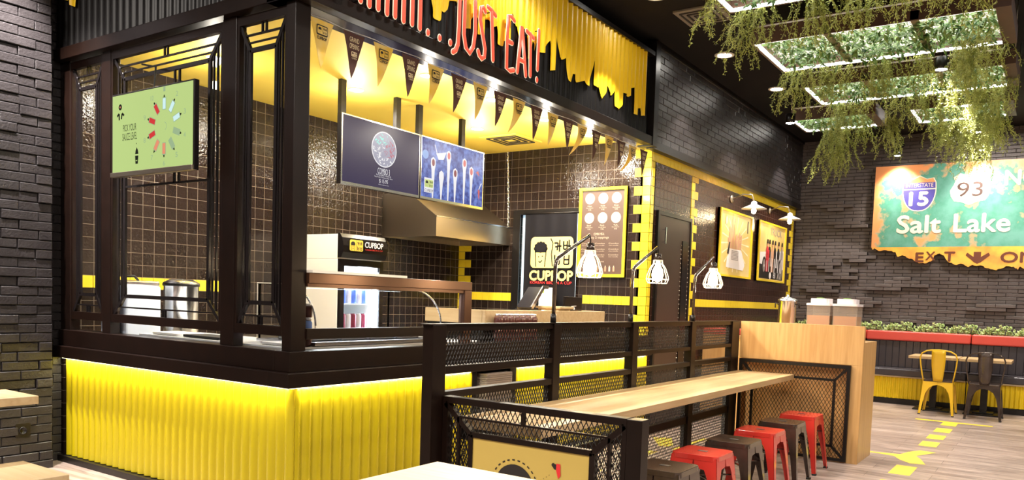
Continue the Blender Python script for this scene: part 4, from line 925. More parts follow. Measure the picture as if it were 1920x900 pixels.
planter(6.62,7.54,.41,2.29,(1.68,1.04),[(7.54,2.18,.55,.07,14),(7.54,1.95,.5,.10,22),(7.54,1.75,.35,.06,8),(7.54,1.42,.5,.12,24),(7.54,1.12,.42,.09,12),(7.54,.78,.75,.07,24),(7.3,.72,.6,.08,22),(7.54,.55,.3,.06,8),(7.0,.62,.3,.08,8)],'long hanging plant frame in the second row, three leafy bays')
planter(8.13,8.93,.44,2.28,(1.68,1.05),[(8.93,2.1,.5,.08,18),(8.93,1.9,.45,.08,14),(8.93,1.5,.35,.10,14),(8.93,1.2,.55,.10,20),(8.93,.85,.6,.08,22),(8.93,.65,.75,.09,24),(8.6,.55,.4,.08,10)],'long hanging plant frame in the third row')
planter(9.50,10.2,1.83,2.77,(),[(10.1,2.45,.85,.06,22),(10.2,2.3,.65,.07,18),(10.2,2.1,.4,.06,10),(9.9,1.75,.55,.08,16)],'short hanging plant frame in the far row, on the left')
planter(9.50,10.25,.51,1.50,(),[(10.25,1.25,.5,.07,16),(10.25,1.05,.65,.07,20),(10.1,.85,.85,.07,26),(10.25,.72,.55,.06,14)],'short hanging plant frame in the far row, on the right')
# downlights hanging between planter frames
for (x, y, lab) in ((9.0,2.62,'small bright spot below the far left plant frame'),(7.55,.95,'small bright spot at the edge of the second row plant frame'),(8.95,.88,'small bright spot at the edge of the third row plant frame'),(10.3,.88,'small bright spot among vines of the far right plant frame')):
    z = 3.36; t = thing('spot_lamp', lab, 'spotlight', (x,y,z+.0)); MB().lathe([(.05,0),(.055,.03),(.055,.10),(.02,.11),(0,.11)], (x,y,z), 20).build('can', mBlack, t)
    MB().lathe([(0,.001),(.047,0)], (x,y,z), 18).build('lens', mLens, t); MB().cyl((x,y,z+.11),(x,y,ZC),.006,n=6).build('stem', mBlack, t)
    light('SPOT', (x,y,z-.02), 80, (1,.93,.82), .04, (x,y,0), 90, .6, parent=t)
# ================================================================= road sign on the back wall
XS = 12.65; KS = 1.0
t = thing('road_sign', 'huge rusty green highway sign reading Salt Lake on the back brick wall', 'sign', (XS+.02,.55,1.95))
mGreen = mat('sign_green', (.05,.34,.235), .38); nt = mGreen.node_tree; b = nt.nodes['Principled BSDF']; L = nt.links.new
tc = nt.nodes.new('ShaderNodeTexCoord'); sp = nt.nodes.new('ShaderNodeSeparateXYZ'); L(tc.outputs['Object'], sp.inputs[0])
no = nt.nodes.new('ShaderNodeTexNoise'); no.inputs['Scale'].default_value = 3.2; no.inputs['Detail'].default_value = 7; no.inputs['Roughness'].default_value = .62; L(tc.outputs['Object'], no.inputs['Vector'])
# rust gathers near the left edge and the upper edge (object space of the sign: y, z)
def mth(op, a=None, b_=None):
    m_ = nt.nodes.new('ShaderNodeMath'); m_.operation = op
    for i, q in enumerate((a, b_)):
        if q is None: continue
        if isinstance(q, (int, float)): m_.inputs[i].default_value = q
        else: L(q, m_.inputs[i])
    return m_.outputs[0]
yl = mth('SUBTRACT', 2.38-.55, sp.outputs['Y'])          # distance from left edge
e1 = mth('MAXIMUM', mth('SUBTRACT', .27, mth('MULTIPLY', yl, 1.0)), 0)
zt_ = mth('SUBTRACT', 3.433-1.95, sp.outputs['Z'])
e2 = mth('MAXIMUM', mth('SUBTRACT', .19, mth('MULTIPLY', zt_, .75)), 0)
fac = mth('ADD', mth('ADD', no.outputs['Fac'], e1), e2)
rp = nt.nodes.new('ShaderNodeValToRGB'); rp.color_ramp.elements[0].position = .555; rp.color_ramp.elements[1].position = .66
rp.color_ramp.elements[0].color = (.075,.275,.195,1); rp.color_ramp.elements[1].color = (.76,.30,.11,1); e = rp.color_ramp.elements.new(.60); e.color = (.36,.33,.20,1); e = rp.color_ramp.elements.new(.40); e.color = (.13,.34,.28,1)
L(fac, rp.inputs['Fac']); L(rp.outputs['Color'], b.inputs['Base Color'])
mRustY = mat('sign_yellow_rust', (.82,.46,.06), .45, var=(5,(.70,.26,.05)))
cont = [(2.38,2.249),(2.36,2.215),(2.341,2.235),(2.26,2.193),(2.152,2.198),(2.044,2.177),(2.011,2.108),(1.946,2.129),(1.867,2.088),(1.8,2.067),(1.721,2.016),(1.619,2.016),(1.548,2.057),(1.524,2.128),(1.462,2.155),(1.406,2.128),(1.346,2.037),(1.254,1.993),(1.165,2.008),(1.092,1.962),(1.041,1.994),(.936,1.989),(.865,1.95),(.761,1.925),(.694,1.942),(.629,1.981),(.544,1.972),(.492,1.933),(.461,1.972),(.418,1.944),(.3,1.98),(.1,1.93),(-.1,1.99),(-.3,1.94),(-.55,2.0),(-.8,1.95),(-1.0,2.02),(-1.2,1.97),(-1.28,2.249)]
MB().prism([(-y, z) for y, z in ((2.38,2.249),(-1.28,2.249),(-1.28,3.433),(2.38,3.433))], (XS,0,0), uA, vZ, .025).build('green_panel', mGreen, t)
cj = []
for (a, b_), (c_, d_) in zip(cont[1:-1], cont[2:]):
    cj += [(a+(c_-a)*q, b_+(d_-b_)*q+(random.uniform(-.010,.010) if q else 0)) for q in (0,.25,.5,.75)]
cont = [cont[0]]+cj[:-3]+[cont[-1]]
MB().prism([(-y, z) for y, z in cont], (XS,0,0), uA, vZ, .025).build('yellow_panel', mRustY, t)
MB().bar((XS+.06,1.9,2.9),(XS+.06,-1,2.9),.05).bar((XS+.06,1.9,2.4),(XS+.06,-1,2.4),.05).bar((XS+.025,1.5,2.3),(XS+.1,1.5,2.3),.06).build('back_rails', mBlack, t)
A = Art((XS-.001,0,0), uA, vZ); mSW = mat('sign_white', (.80,.66,.52), .4); mSB = mat('sign_blue', (.08,.07,.32), .4); mSO = mat('sign_orange', (.75,.24,.08), .4, var=(8,(.7,.35,.15))); mSD = mat('sign_dark', (.05,.025,.02), .5); mSr = mat('sign_brown', (.12,.03,.012), .5)
def shield(cx, z0, z1, hw, mi, l, g=0):
    zc = z0+(z1-z0)*.62; H_ = z1-z0
    P = [(cx,z0+g)]
    for k in range(1, 9): a = R(-90+90*k/8); P.append((cx+(hw-g)*math.cos(a)**.8 if math.cos(a) > 0 else cx, zc-(zc-z0-g)*abs(math.sin(a))))
    P = [(cx,z0+g)]+[(cx+(hw-g)*math.sin(R(11.25*k))**.85, zc-(zc-z0-g)*math.cos(R(11.25*k))) for k in range(1,9)]
    P += [(cx+(hw-g)*.97, z0+H_*.80), (cx+(hw-g)*.82, z1-H_*.07-g*.6), (cx+hw*.42, z1-H_*.10-g*.6), (cx, z1-g)]
    left = [(2*cx-a, b_) for a, b_ in P[1:-1]][::-1]
    return P+left
A.poly(shield(-1.776,2.76,3.275,.225,0,1), 0, 1); A.poly(shield(-1.776,2.76,3.275,.225,1,2,.014), 1, 2)
sh = shield(-1.776,2.76,3.275,.225,1,2,.014); zl = 3.10
A.poly([p for p in sh if p[1] >= zl-.02], 2, 3)
A.rect(-1.985,3.07,-1.565,3.086,0,4)
A.text('INTERSTATE', -1.776, 3.135, .36, .055, 0, 4); A.text('15', -1.776, 2.94, .24, .19, 0, 5, bold=.010)
P = [(0,0),(.10,.045),(.19,.06),(.235,.13),(.25,.21),(.205,.29),(.19,.34),(.215,.395),(.13,.45),(.06,.42),(0,.445)]
A.poly([(-1.13+a, 2.828+b_) for a, b_ in P]+[(-1.13-a, 2.828+b_) for a, b_ in P[1:-1][::-1]], 0, 1)
A.text('93', -1.13, 3.05, .32, .20, 3, 3)
def word(body, a, z, w_, h_, mi=0, bold=.009): A.text(body, a+w_/2, z+h_/2, w_, h_, mi, 3, bold=bold)
word('Salt', -2.04, 2.452, .57, .25); word('Lake', -1.30, 2.455, .68, .25); word('City', -.45, 2.40, .6, .31)
word('NORTH', -.71, 3.085, .95, .20)
word('E', -1.765, 2.035, .10, .13, 4, .006); word('XIT', -1.57, 2.06, .30, .11, 4, .006) if 0 else None
A.text('X', -1.575, 2.12, .12, .115, 4, 3, bold=.004); A.text('T', -1.33, 2.11, .13, .13, 4, 3, bold=.006)
word('ONLY', -.70, 2.03, .72, .14, 4, .006)
A.poly([(-.98,2.01),(-1.02,2.03),(-1.13,2.13),(-1.11,2.165),(-1.03,2.105),(-1.03,2.175),(-.94,2.175),(-.94,2.105),(-.85,2.165),(-.83,2.13),(-.94,2.03)], 4, 2)
A.build('sign_lettering', [mSW, mSB, mSO, mSD, mSr], t)
for y, lab in ((2.06,'dark spotlight mounted above the left end of the highway sign'),(1.0,'dark spotlight mounted above the 93 shield of the highway sign'),(-.1,'dark spotlight above the highway sign, hidden right of the frame')):
    q = thing('sign_spotlight', lab, 'spotlight', (12.5,y,3.60))
    MB().lathe([(.05,-.06),(.055,-.03),(.05,.05),(.02,.08),(0,.08)], (12.42,y,3.60), 18).build('lamp_head', mBlackG, q)
    MB().tube([(12.42,y,3.67),(12.45,y,3.74),(12.6,y,3.76),(12.74,y,3.74)], .01, 8).build('arm', mBlack, q); MB().lathe([(.04,0),(.04,.012),(0,.013)], (12.74,y,3.74), 16, ax=(-1,0,0)).build('wall_mount', mBlack, q)
    MB().lathe([(0,0),(.04,0)], (12.42,y,3.538), 16).build('lens', mLens, q)
    light('SPOT', (12.44,y,3.53), 120, (1,.90,.76), .03, (12.66,y-.02,2.7), 95, .8, parent=q)
# ================================================================= banquette seating
units = [(2.335,3.44),(.975,2.325),(-.385,.965),(-1.745,-.395)]
for i, (ya, yb) in enumerate(units):
    lab = ['black padded banquette section with red top nearest the tiled wall','black padded banquette section with red top behind the two small tables','black padded banquette section with red top at the right edge of the picture','black padded banquette section with red top beyond the right edge'][i]
    t = thing('banquette', lab, 'bench', (12.3,(ya+yb)/2,0))
    MB().box(12.14,12.5,ya,yb,0,.383).build('base', mBlack, t); MB().box(12.085,12.14,ya,yb,0,.08).build('kick_board', mBlack, t)
    mb = MB(); corr(mb, (12.10,yb,0), uA, vZ, yb-ya, .083, .383, amp=.018, pitch=.055, kind='rib'); mb.build('yellow_corrugated_front', mYel2, t)
    MB().box(12.05,12.13,ya,yb,.383,.402).build('wood_trim', mWoodY, t)
    MB().box(12.04,12.46,ya,yb,.402,.50).build('seat', mLeather, t, .018, seg=3)
    mb = MB(); n = int((yb-ya)/.085); w_ = (yb-ya)/n
    for k in range(n):
        y0 = ya+k*w_; mb.box(12.43,12.52,y0+.0004,y0+w_-.0004,.50,.885)
    mb.build('backrest', mLeather, t, .007, seg=3)
    MB().box(12.40,12.53,ya,yb,.885,1.022).build('top_roll', mLeatherR, t, .02, seg=3)
pb = MB().box(12.54,12.555,-1.8,3.45,0,1.0).box(12.655,12.67,-1.8,3.45,0,1.0).box(12.555,12.655,-1.8,3.45,.9,.955).build('planter_trough', mBlack); tag(pb, 'long black planter trough between banquette and brick wall', 'planter')
def bush(y, big=1.0):
    mb = MB(); st_ = MB()
    for k in range(15):
        th = random.uniform(0, 6.28); p = Vector((12.61,y,.955)); q = p+Vector((.03*math.cos(th), .066*math.sin(th), random.uniform(.07,.17)*big)); st_.tube([p,(p+q)/2+rv()*.01,q], .002, 4)
        for j in range(15): leaf(mb, q+rv()*.014-Vector((0,0,.02*random.random())), rv()+Vector((0,0,.5)), random.uniform(.018,.036), random.uniform(.012,.02))
    return mb, st_
protos = []
for i in range(3):
    t = thing('leafy_plant', 'small bushy green plant in the trough behind the banquette', 'plant', (12.61,3.35-i*.138,.955), 'plants in the trough behind the banquette')
    a, b_ = bush(3.35-i*.138, .85+.15*i); a.build('leaves', mLeafP, t); b_.build('stems', mLeafV, t); protos.append(t)
for i in range(3, 34): dup(protos[i % 3], (12.61+random.uniform(-.01,.01), 3.35-i*.138, .955))
t = thing('booth_bench', 'oak-backed booth bench with red top roll standing by the tiled wall, seen through the partition', 'bench', (9.2,3.0,0))
MB().box(8.95,9.0,2.45,3.50,0,.965).build('back_panel', mWoodZ, t, .003)
MB().box(8.94,9.10,2.45,3.50,.965,1.04).build('top_roll', mLeatherR, t, .02, seg=3)
MB().box(9.0,9.09,2.47,3.48,.45,.96).build('backrest', mLeather, t, .012, seg=3)
MB().box(9.0,9.50,2.47,3.48,.36,.45).build('seat', mLeather, t, .015, seg=3)
MB().box(9.0,9.46,2.49,3.46,0,.36).build('base', mWoodZ, t)
# ---- two small tables
def small_table(y0, y1, label):
    t = thing('cafe_table', label, 'table', (11.86,(y0+y1)/2,0)); x0, x1 = 11.55, 12.15; cy = (y0+y1)/2
    MB().box(x0,x1,y0,y1,.69,.725).build('tabletop', mWoodX, t, .003)
    MB().box(11.78,11.86,cy-.04,cy+.04,.03,.69).build('pedestal', mBlack, t); MB().box(11.62,12.02,cy-.22,cy+.22,.0,.02).box(11.7,11.94,cy-.12,cy+.12,.02,.035).build('foot_plate', mBlack, t, .004)
small_table(1.035,1.625,'small oak table on black pedestal by the banquette, behind the yellow chair')
small_table(.44,1.025,'small oak table on black pedestal by the banquette, behind the dark metal chair')
# ---- sheet metal legs
def leg_plates(mb, T, F, du, dv, prof, th=.004):
    """T top corner, F foot corner, du/dv unit inward directions along the two sides; prof (s,z) list"""
    H_ = T.z
    for d, o_ in ((du, dv), (dv, du)):
        P = []
        for s_, z in prof: e_ = T.lerp(F, 1-z/H_); P.append(e_+d*s_)
        n = o_*th; K = len(P); Q = P+[p+n for p in P]
        tr = tessellate_polygon([P]); fs2 = [tuple(x) for x in tr]+[tuple(i+K for i in x[::-1]) for x in tr]+[(i,(i+1) % K,(i+1) % K+K,i+K) for i in range(K)]
        mb.add(Q, fs2)
def stool(loc, mm, label):
    t = thing('metal_stool', label, 'stool', loc, 'metal stools along the long table'); x, y = loc[0], loc[1]; H_ = .45; hs, hf = .135, .195
    MB().prism(rrect(x-hs-.006,y-hs-.006,x+hs+.006,y+hs+.006,.035,5), (0,0,H_), (1,0,0), (0,1,0), .03).build('seat', mm, t, .009, seg=3)
    MB().prism(rrect(x-.016,y-.028,x+.016,y+.028,.004,3), (0,0,H_+.0012), (1,0,0), (0,1,0), .001).build('handle_slot', mInk, t)
    prof = [(0,H_-.012),(0,0),(.028,0),(.042,.2),(.06,.33),(.075,.37),(hs,.378),(hs,H_-.012)]
    for sx in (-1,1):
        for sy in (-1,1):
            mb = MB(); leg_plates(mb, Vector((x+sx*hs,y+sy*hs,H_)), Vector((x+sx*hf,y+sy*(hf-.015),0)), Vector((-sx,0,0)), Vector((0,-sy,0)), prof)
            lg_ = mb.build('leg', mm, t); fx, fy = x+sx*(hf-.012), y+sy*(hf-.027)
            MB().box(fx-.016,fx+.016,fy-.016,fy+.016,0,.014).build('rubber_foot', mRubber, lg_, .003)
    MB().bar((x-hs-.01,y-hs-.01,.30),(x+hs+.01,y+hs+.01,.30),.016,.006).bar((x-hs-.01,y+hs+.01,.31),(x+hs+.01,y-hs-.01,.31),.016,.006).build('cross_brace', mDarkP, t)
xs = [3.83,4.365,4.90,5.435,5.97,6.505]
labs = ['dark gunmetal stool nearest the camera along the long table','red metal stool nearest the camera, second in the row','dark gunmetal stool third in the row, between two red stools','red metal stool fourth in the row along the long table','dark gunmetal stool farthest from the camera, fifth in the row','red metal stool at the far end of the row, by the oak counter']
for i, x in enumerate(xs): stool((x,1.675,0), mRed if i % 2 else mDarkP, labs[i])
def chair(loc, mm, label):
    t = thing('metal_chair', label, 'chair', loc); x, y = loc[0], loc[1]; H_ = .445
    # faces +X; the back is at -X side (towards the camera)
    xb, xf, hw = x-.19, x+.19, .175
    MB().prism([(xb,y-hw+.01),(xf-.03,y-hw-.005),(xf,y-hw+.03),(xf,y+hw-.03),(xf-.03,y+hw+.005),(xb,y+hw-.01)], (0,0,H_), (1,0,0), (0,1,0), .02).build('seat', mDarkP, t, .007, seg=3, label='dark seat')
    W2 = 2*hw; half = hw
    prof = [(0,H_-.01),(0,0),(.026,0),(.036,.18),(.05,.28),(.08,.345),(.12,.375),(half,.39),(half,H_-.01)]
    for sx in (-1,1):
        for sy in (-1,1):
            mb = MB(); leg_plates(mb, Vector((x+sx*.185,y+sy*(hw-.005),H_)), Vector((x+sx*.225,y+sy*.205,0)), Vector((-sx,0,0)), Vector((0,-sy,0)), prof)
            l_ = mb.build('leg', mm, t); fx, fy = x+sx*.213, y+sy*.193; MB().box(fx-.015,fx+.015,fy-.015,fy+.015,0,.014).build('rubber_foot', mRubber, l_, .003)
    P = [(xb+.01,y+.168,H_-.01),(xb-.02,y+.185,H_+.08),(xb-.05,y+.203,H_+.2),(xb-.07,y+.210,H_+.29),(xb-.077,y+.19,H_+.345),(xb-.082,y+.135,H_+.377),(xb-.085,y+.07,H_+.388),(xb-.085,y,H_+.392)]
    P += [(a,2*y-b_,c) for a, b_, c in P[:-1][::-1]]
    MB().tube(P, .009, 8).build('back_hoop', mm, t)
    mb = MB(); vs = []; fs2 = []
    for k in range(9):
        f_ = k/8; z = H_-.01+f_*.395; xx = xb+.0-.085*f_**.8; w_ = .052+.028*math.sin(min(1,f_*1.25)*math.pi/2)
        for s_ in (-1,-.4,.4,1): vs.append((xx-.006*(1-s_*s_)-.004,y+s_*w_,z))
        if k:
            for j in range(3): a = (k-1)*4+j; fs2.append((a,a+1,a+5,a+4))
    mb.add(vs, fs2, 0, True); o = mb.build('back_splat', mm, t); md = o.modifiers.new('solid', 'SOLIDIFY'); md.thickness = .004
chair((11.38,1.215,0), mYelP, 'yellow metal cafe chair facing the banquette')
chair((11.34,.695,0), mDarkP, 'dark gunmetal cafe chair facing the banquette, right of the yellow chair')
# ================================================================= partition, oak counter, long table
YPn = 2.388
pt = thing('mesh_partition', 'dark steel partition with expanded mesh panels between table and kiosk', 'partition', (4.9,2.42,0))
pxs = [(2.77,2.868),(3.825,3.90),(4.835,4.92),(5.87,5.96),(6.80,6.99)]
for a, b_ in pxs: MB().box(a,b_,YPn,YPn+.062,0,1.165).build('post', mFrame, pt, .003)
for (a0,a1),(b0,b1) in zip(pxs, pxs[1:]):
    xa, xb_ = a1, b0
    MB().box(xa,xb_,YPn+.01,YPn+.05,1.135,1.165).build('top_rail', mFrame, pt); MB().box(xa,xb_,YPn+.005,YPn+.055,.94,.968).build('rail', mFrame, pt)
    MB().box(xa,xb_,YPn+.005,YPn+.055,.815,.848).build('rail', mFrame, pt); MB().box(xa,xb_,YPn+.01,YPn+.05,.357,.413).build('rail', mFrame, pt); MB().box(xa,xb_,YPn+.01,YPn+.05,.0,.035).build('rail', mFrame, pt)
    for z0, z1 in ((.968,1.135),(.413,.815),(.035,.357)):
        g = MB(); exmesh(g, (xa,YPn+.03,z0), uB, vZ, [(0,0),(xb_-xa,0),(xb_-xa,z1-z0),(0,z1-z0)], .024,.046,.0045,.003); g.build('mesh_panel', mBlack, pt)
MB().box(2.75,6.99,YPn-.002,YPn+.064,1.165,1.17).build('cap_strip', mFrame, pt)
# short end panel facing the camera
ep = thing('end_screen', 'dark steel end screen with diamond mesh and yellow sign board facing the camera', 'screen panel', (2.87,1.9,0))
XE = 2.85; yl_, yr_ = 2.385, 1.42
MB().box(XE,XE+.07,1.352,1.42,0,.83).build('post', mFrame, ep, .003)
MB().box(XE,XE+.05,yr_,yl_,.80,.832).build('top_bar', mFrame, ep, .002)
MB().box(XE,XE+.04,yl_-.03,yl_,0,.80).build('side_bar', mFrame, ep); MB().box(XE,XE+.04,yr_,yr_+.02,0,.80).build('side_bar', mFrame, ep)
iy0, iy1, iz = 1.575, 2.215, .668
MB().box(XE,XE+.03,iy0,iy1,iz-.012,iz+.012).box(XE,XE+.03,iy0-.012,iy0+.012,.0,iz).box(XE,XE+.03,iy1-.012,iy1+.012,.0,iz).build('inner_frame', mFrame, ep)
MB().bar((XE+.015,yl_-.015,.80),(XE+.015,iy1,iz),.024,.03,(1,0,0)).build('corner_brace', mFrame, ep); MB().bar((XE+.015,yr_+.01,.80),(XE+.015,iy0,iz),.024,.03,(1,0,0)).build('corner_brace', mFrame, ep)
g = MB(); m1, m2, mz = (yl_+iy1)/2-.01, (yr_+iy0)/2, .742
g.bar((XE+.01,m1,mz),(XE+.01,m2,mz),.014,.009).bar((XE+.01,m1,mz),(XE+.01,m1,0),.012,.02,(1,0,0)).bar((XE+.01,m2,mz),(XE+.01,m2,0),.012,.02,(1,0,0)).bar((XE+.01,1.93,mz),(XE+.01,1.93,.80),.014,.02,(1,0,0)); g.build('thin_bars', mFrame, ep)
g = MB(); F_ = ((XE+.02,yl_,0), uA, vZ); W_ = yl_-yr_; i1, i0 = yl_-iy1, yl_-iy0
exmesh(g, *F_, [(0.02,.80),(W_,.80),(i0,iz),(i1,iz)], .026,.05,.0032,.003); exmesh(g, *F_, [(.02,0),(i1,0),(i1,iz),(.02,.79)], .026,.05,.0032,.003); exmesh(g, *F_, [(i0,0),(W_,0),(W_,.79),(i0,iz)], .026,.05,.0032,.003)
g.build('mesh_panel', mBlack, ep)
bd = MB().box(XE+.006,XE+.022,iy0+.012,iy1-.012,.0,iz-.012).build('sign_board', mat('board_yellow', (.58,.42,.10), .5), ep)
A = Art((XE+.005,iy1-.012,0), uA, vZ); c0 = iy1-.012-1.965
A.circle(c0,.46,.105,0,1,32); A.ring(c0,.46,.122,.006,0,1,dash=1,n=56); A.circle(.45,.585,.012,0,1); A.poly([(.455,.60),(.475,.60),(.478,.55),(.466,.535),(.455,.57)], 1, 2); A.circle(.44,.592,.009,0,2)
for k in range(5): A.circle(.42-k*.014,.545-k*.010,.002,0,1,6)
A.build('board_print', [mInk, mRedI], bd)
# oak counter at the far end
XW = 7.02
oc = thing('oak_counter', 'oak drinks counter with black mesh front at the end of the long table', 'counter', (7.3,1.86,0))
MB().box(XW,XW+.05,1.332,2.39,.835,1.168).build('front_panel', mWoodZ, oc, .002)
MB().box(XW,XW+.05,1.332,1.42,0,.835).build('front_stile', mWoodZ, oc, .002)
MB().box(XW+.05,7.60,1.335,1.36,0,1.03).build('end_panel', mWoodZ, oc, .002)
MB().box(XW+.05,7.60,1.36,2.45,1.0,1.03).build('worktop', mWoodZ, oc); MB().box(7.57,7.60,1.36,2.45,0,1.0).box(XW+.13,XW+.15,1.36,2.42,0,.83).box(XW+.05,XW+.15,1.36,2.42,.83,.835).build('carcass', mWoodLit, oc)
MB().box(XW+.06,7.57,2.40,2.45,0,1.0).build('inner_panel', mWoodLit, oc)
MB().box(XW+.02,7.58,1.345,1.35,0,.012).build('plinth', mBlack, oc)
fy0, fy1, fz0, fz1 = 1.42, 2.38, .012, .832; jy0, jy1, jz0, jz1 = 1.545, 2.255, .135, .70; Xm = XW-.012
g = MB(); g.box(Xm-.015,Xm+.012,fy0,fy1,fz1-.028,fz1).box(Xm-.015,Xm+.012,fy0,fy1,fz0,fz0+.024).box(Xm-.015,Xm+.012,fy0,fy0+.028,fz0+.024,fz1-.028).box(Xm-.015,Xm+.012,fy1-.028,fy1,fz0+.024,fz1-.028); g.build('outer_frame', mBlack, oc)
g = MB()
for p, q in (((jy0,jz0),(jy0,jz1)),((jy1,jz0),(jy1,jz1)),((jy0,jz1),(jy1,jz1)),((jy0,jz0),(jy1,jz0)),((fy0+.014,fz0+.01),(jy0,jz0)),((fy1-.014,fz0+.01),(jy1,jz0)),((fy0+.014,fz1-.014),(jy0,jz1)),((fy1-.014,fz1-.014),(jy1,jz1))): g.bar((Xm,*p),(Xm,*q),.020,.02,(1,0,0))
g.build('inner_frame', mBlack, oc)
g = MB(); exmesh(g, (Xm+.006,fy1,0), uA, vZ, [(0,fz0),(fy1-fy0,fz0),(fy1-fy0,fz1),(0,fz1)], .030,.052,.0036,.003); g.build('mesh_panel', mBlack, oc)
# long table
lt = thing('long_table', 'long oak bar table running along the mesh partition', 'table', (5.0,2.12,0))
MB().box(2.94,7.0,1.885,2.385,.678,.722).build('tabletop', mWoodX, lt, .002)
MB().box(2.94,7.0,2.30,2.36,.62,.678).build('support_rail', mBlack, lt)
for x in (4.0, 5.0, 6.0): MB().bar((x,2.36,.60),(x,1.98,.665),.03,.03).build('bracket', mBlack, lt)
# gooseneck lamps on the partition
def goose(x, label):
    t = thing('gooseneck_lamp', label, 'lamp', (x,YPn+.03,1.17)); y = YPn+.03
    P = [(x,y,1.165),(x,y,1.48)]+[(x+.05*(1-math.cos(R(a))), y, 1.48+.07*math.sin(R(a))) for a in (20,40,60)]+[(x+.12,y,1.585),(x+.38,y,1.70)]
    MB().tube(P, .0115, 10).build('neck', mDarkP, t); MB().cyl((x,y,1.165),(x,y,1.22),.017,n=14).build('collar', mBlack, t)
    cx = x+.385; MB().tube([(x+.37,y,1.697),(cx+.01,y,1.69),(cx+.015,y,1.655)], .004, 6).build('cord', mBlack, t); cx += .015
    MB().lathe([(.012,1.66),(.024,1.655),(.026,1.615),(.024,1.605)], (cx,y,0), 16).build('lamp_holder', mDarkP, t)
    g = MB(); pr_ = [(.033,1.61),(.036,1.585),(.058,1.555),(.078,1.50),(.083,1.475),(.070,1.447)]
    for k in range(14): th = 2*math.pi*k/14; g.tube([(cx+r_*math.cos(th),y+r_*math.sin(th),z) for r_, z in pr_], .0022, 4)
    for r_, z in (pr_[0],pr_[1],pr_[4],pr_[5]): g.tube([(cx+r_*math.cos(2*math.pi*k/20),y+r_*math.sin(2*math.pi*k/20),z) for k in range(20)], .0026, 4, closed=True)
    g.build('cage_shade', mat('cage_white', (.8,.72,.6), .35) if 'cage_white' not in MATS else MATS['cage_white'], t)
    MB().lathe([(.012,1.605),(.018,1.58),(.036,1.54),(.042,1.505),(.034,1.47),(.0,1.452)], (cx,y,0), 20).build('bulb', mBulb, t)
    light('POINT', (cx,y,1.42), 9, (1,.70,.38), .04, parent=t)
goose(3.855, 'gooseneck cage lamp on the partition nearest the camera, in front of the banner')
goose(4.845, 'gooseneck cage lamp in the middle of the partition, in front of the dark door')
goose(5.945, 'gooseneck cage lamp on the partition farthest from the camera, before the truck poster')
# dispensers on the oak counter
def juice(y0, y1, label):
    t = thing('juice_dispenser', label, 'dispenser', (7.33,(y0+y1)/2,1.03)); x0, x1 = 7.22, 7.44; g_ = .004
    MB().box(x0+.01,x1-.01,y0+.008,y1-.008,1.031,1.05).build('dispenser_base', mWhite, t)
    MB().box(x0,x1,y0,y0+g_,1.05,1.335).box(x0,x1,y1-g_,y1,1.05,1.335).box(x0,x0+g_,y0,y1,1.05,1.335).box(x1-g_,x1,y0,y1,1.05,1.335).build('clear_tank', mPlastic, t)
    MB().box(x0+g_+.001,x1-g_-.001,y0+g_+.001,y1-g_-.001,1.052,1.245).build('juice', mJuice, t)
    mb = MB(); mb.prism(rrect(x0-.008,y0-.008,x1+.008,y1+.008,.02,4), (0,0,1.352), (1,0,0), (0,1,0), .02); mb.prism(rrect(x0+.02,y0+.02,x1-.02,y1-.02,.03,4), (0,0,1.395), (1,0,0), (0,1,0), .043)
    mb.build('lid', mat('lid_white', (.72,.66,.66), .25) if 'lid_white' not in MATS else MATS['lid_white'], t, .008, seg=3)
    MB().lathe([(.035,0),(.03,.006),(0,.008)], ((x0+x1)/2-.05,(y0+y1)/2,1.396), 14).build('lid_label', mFood[0], t)
juice(1.665,1.865,'clear dispenser of amber drink with white lid, the left of two on the oak counter')
juice(1.44,1.64,'clear dispenser of amber drink with white lid, the right of two on the oak counter')
t = thing('steel_urn', 'tall polished steel drinks urn on the oak counter, left of the clear dispensers', 'urn', (7.33,2.07,1.03))
MB().lathe([(.075,0),(.078,.01),(.078,.32),(.084,.33),(.084,.345),(.05,.365),(.012,.372),(.012,.39),(0,.392)], (7.33,2.07,1.031), 28).build('urn_body', mSteelB, t)
for sg in (-1,1): MB().tube([(7.33,2.07+sg*.08,1.33),(7.33,2.07+sg*.11,1.345),(7.33,2.07+sg*.11,1.30)], .006, 6).build('handle', mBlack, t)
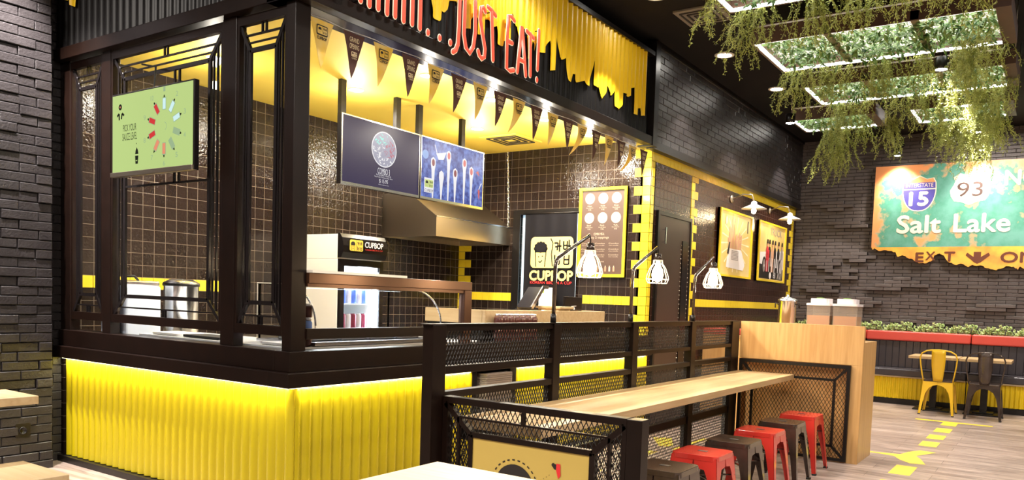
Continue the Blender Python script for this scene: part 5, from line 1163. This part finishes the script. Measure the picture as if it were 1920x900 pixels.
# ================================================================= foreground tables and bench
def ftable(x0, x1, y0, y1, zt, th, m_, label, name='dining_table', cat='table', legx=.05):
    t = thing(name, label, cat, ((x0+x1)/2,(y0+y1)/2,0)); MB().box(x0,x1,y0,y1,zt-th,zt).build('tabletop' if cat == 'table' else 'seat', m_, t, .003)
    for x in (x0+legx, x1-legx):
        g = MB(); sp_ = .04; cy = (y0+y1)/2
        g.bar((x,y0+.03,0),(x,cy-.03,zt-th),.03,.03,(1,0,0)).bar((x,y1-.03,0),(x,cy+.03,zt-th),.03,.03,(1,0,0)); g.build('trestle_leg', mBlack, t)
    MB().bar((x0+legx,(y0+y1)/2,zt-th-.05),(x1-legx,(y0+y1)/2,zt-th-.05),.03).build('stretcher', mBlack, t)
ftable(1.30,2.0,.95,1.69,.75,.04,mWoodY,'pale oak table in the foreground at the bottom edge of the picture')
ftable(.55,1.765,3.62,4.05,.45,.045,mWoodY,'low pale oak bench at the lower left corner of the picture','dining_bench','bench',.12)
ftable(.65,1.85,4.085,4.43,.75,.04,mWoodY,'narrow pale oak table at the left edge of the picture, behind the low bench',legx=.15)
# ================================================================= yellow floor markings (painted on the floor)
mTape = mat('floor_tape', (.80,.58,.05), .5)
A = Art((0,0,.0006), (1,0,0), (0,1,0))
A.mb = MB(); A.rect(10.56,.547,10.66,1.37,0,1)
y0, y1 = .90, 1.06
for x0, x1 in ((10.25,10.56),(9.62,9.98),(9.05,9.38),(8.50,8.84),(6.85,7.28),(6.1,6.55),(5.4,5.8)): A.rect(x0,y0-.0,x1,y1,0,1)
A.poly([(7.72,2.3),(7.78,2.3),(7.80,1.30),(7.84,1.12),(8.02,1.08),(8.2,1.0),(8.17,.86),(8.0,.93),(7.85,.99),(7.70,.93),(7.45,.86),(7.42,.98),(7.55,1.08),(7.70,1.15),(7.74,1.3)], 0, 1)
# marks in the queue lane beyond the partition
for x0, x1 in ((3.6,3.95),(4.3,4.65),(5.0,5.35),(6.0,6.35)): A.rect(x0,2.85,x1,3.0,0,1)
A.rect(6.55,2.75,7.3,2.82,0,1); A.poly([(6.6,2.95),(7.0,3.2),(7.1,3.05),(6.7,2.85)], 0, 1)
A.rect(1.9,4.55,2.3,4.68,0,1)
A.build('yellow_floor_marking', [mTape], floor, label='yellow painted dashes and arrow')
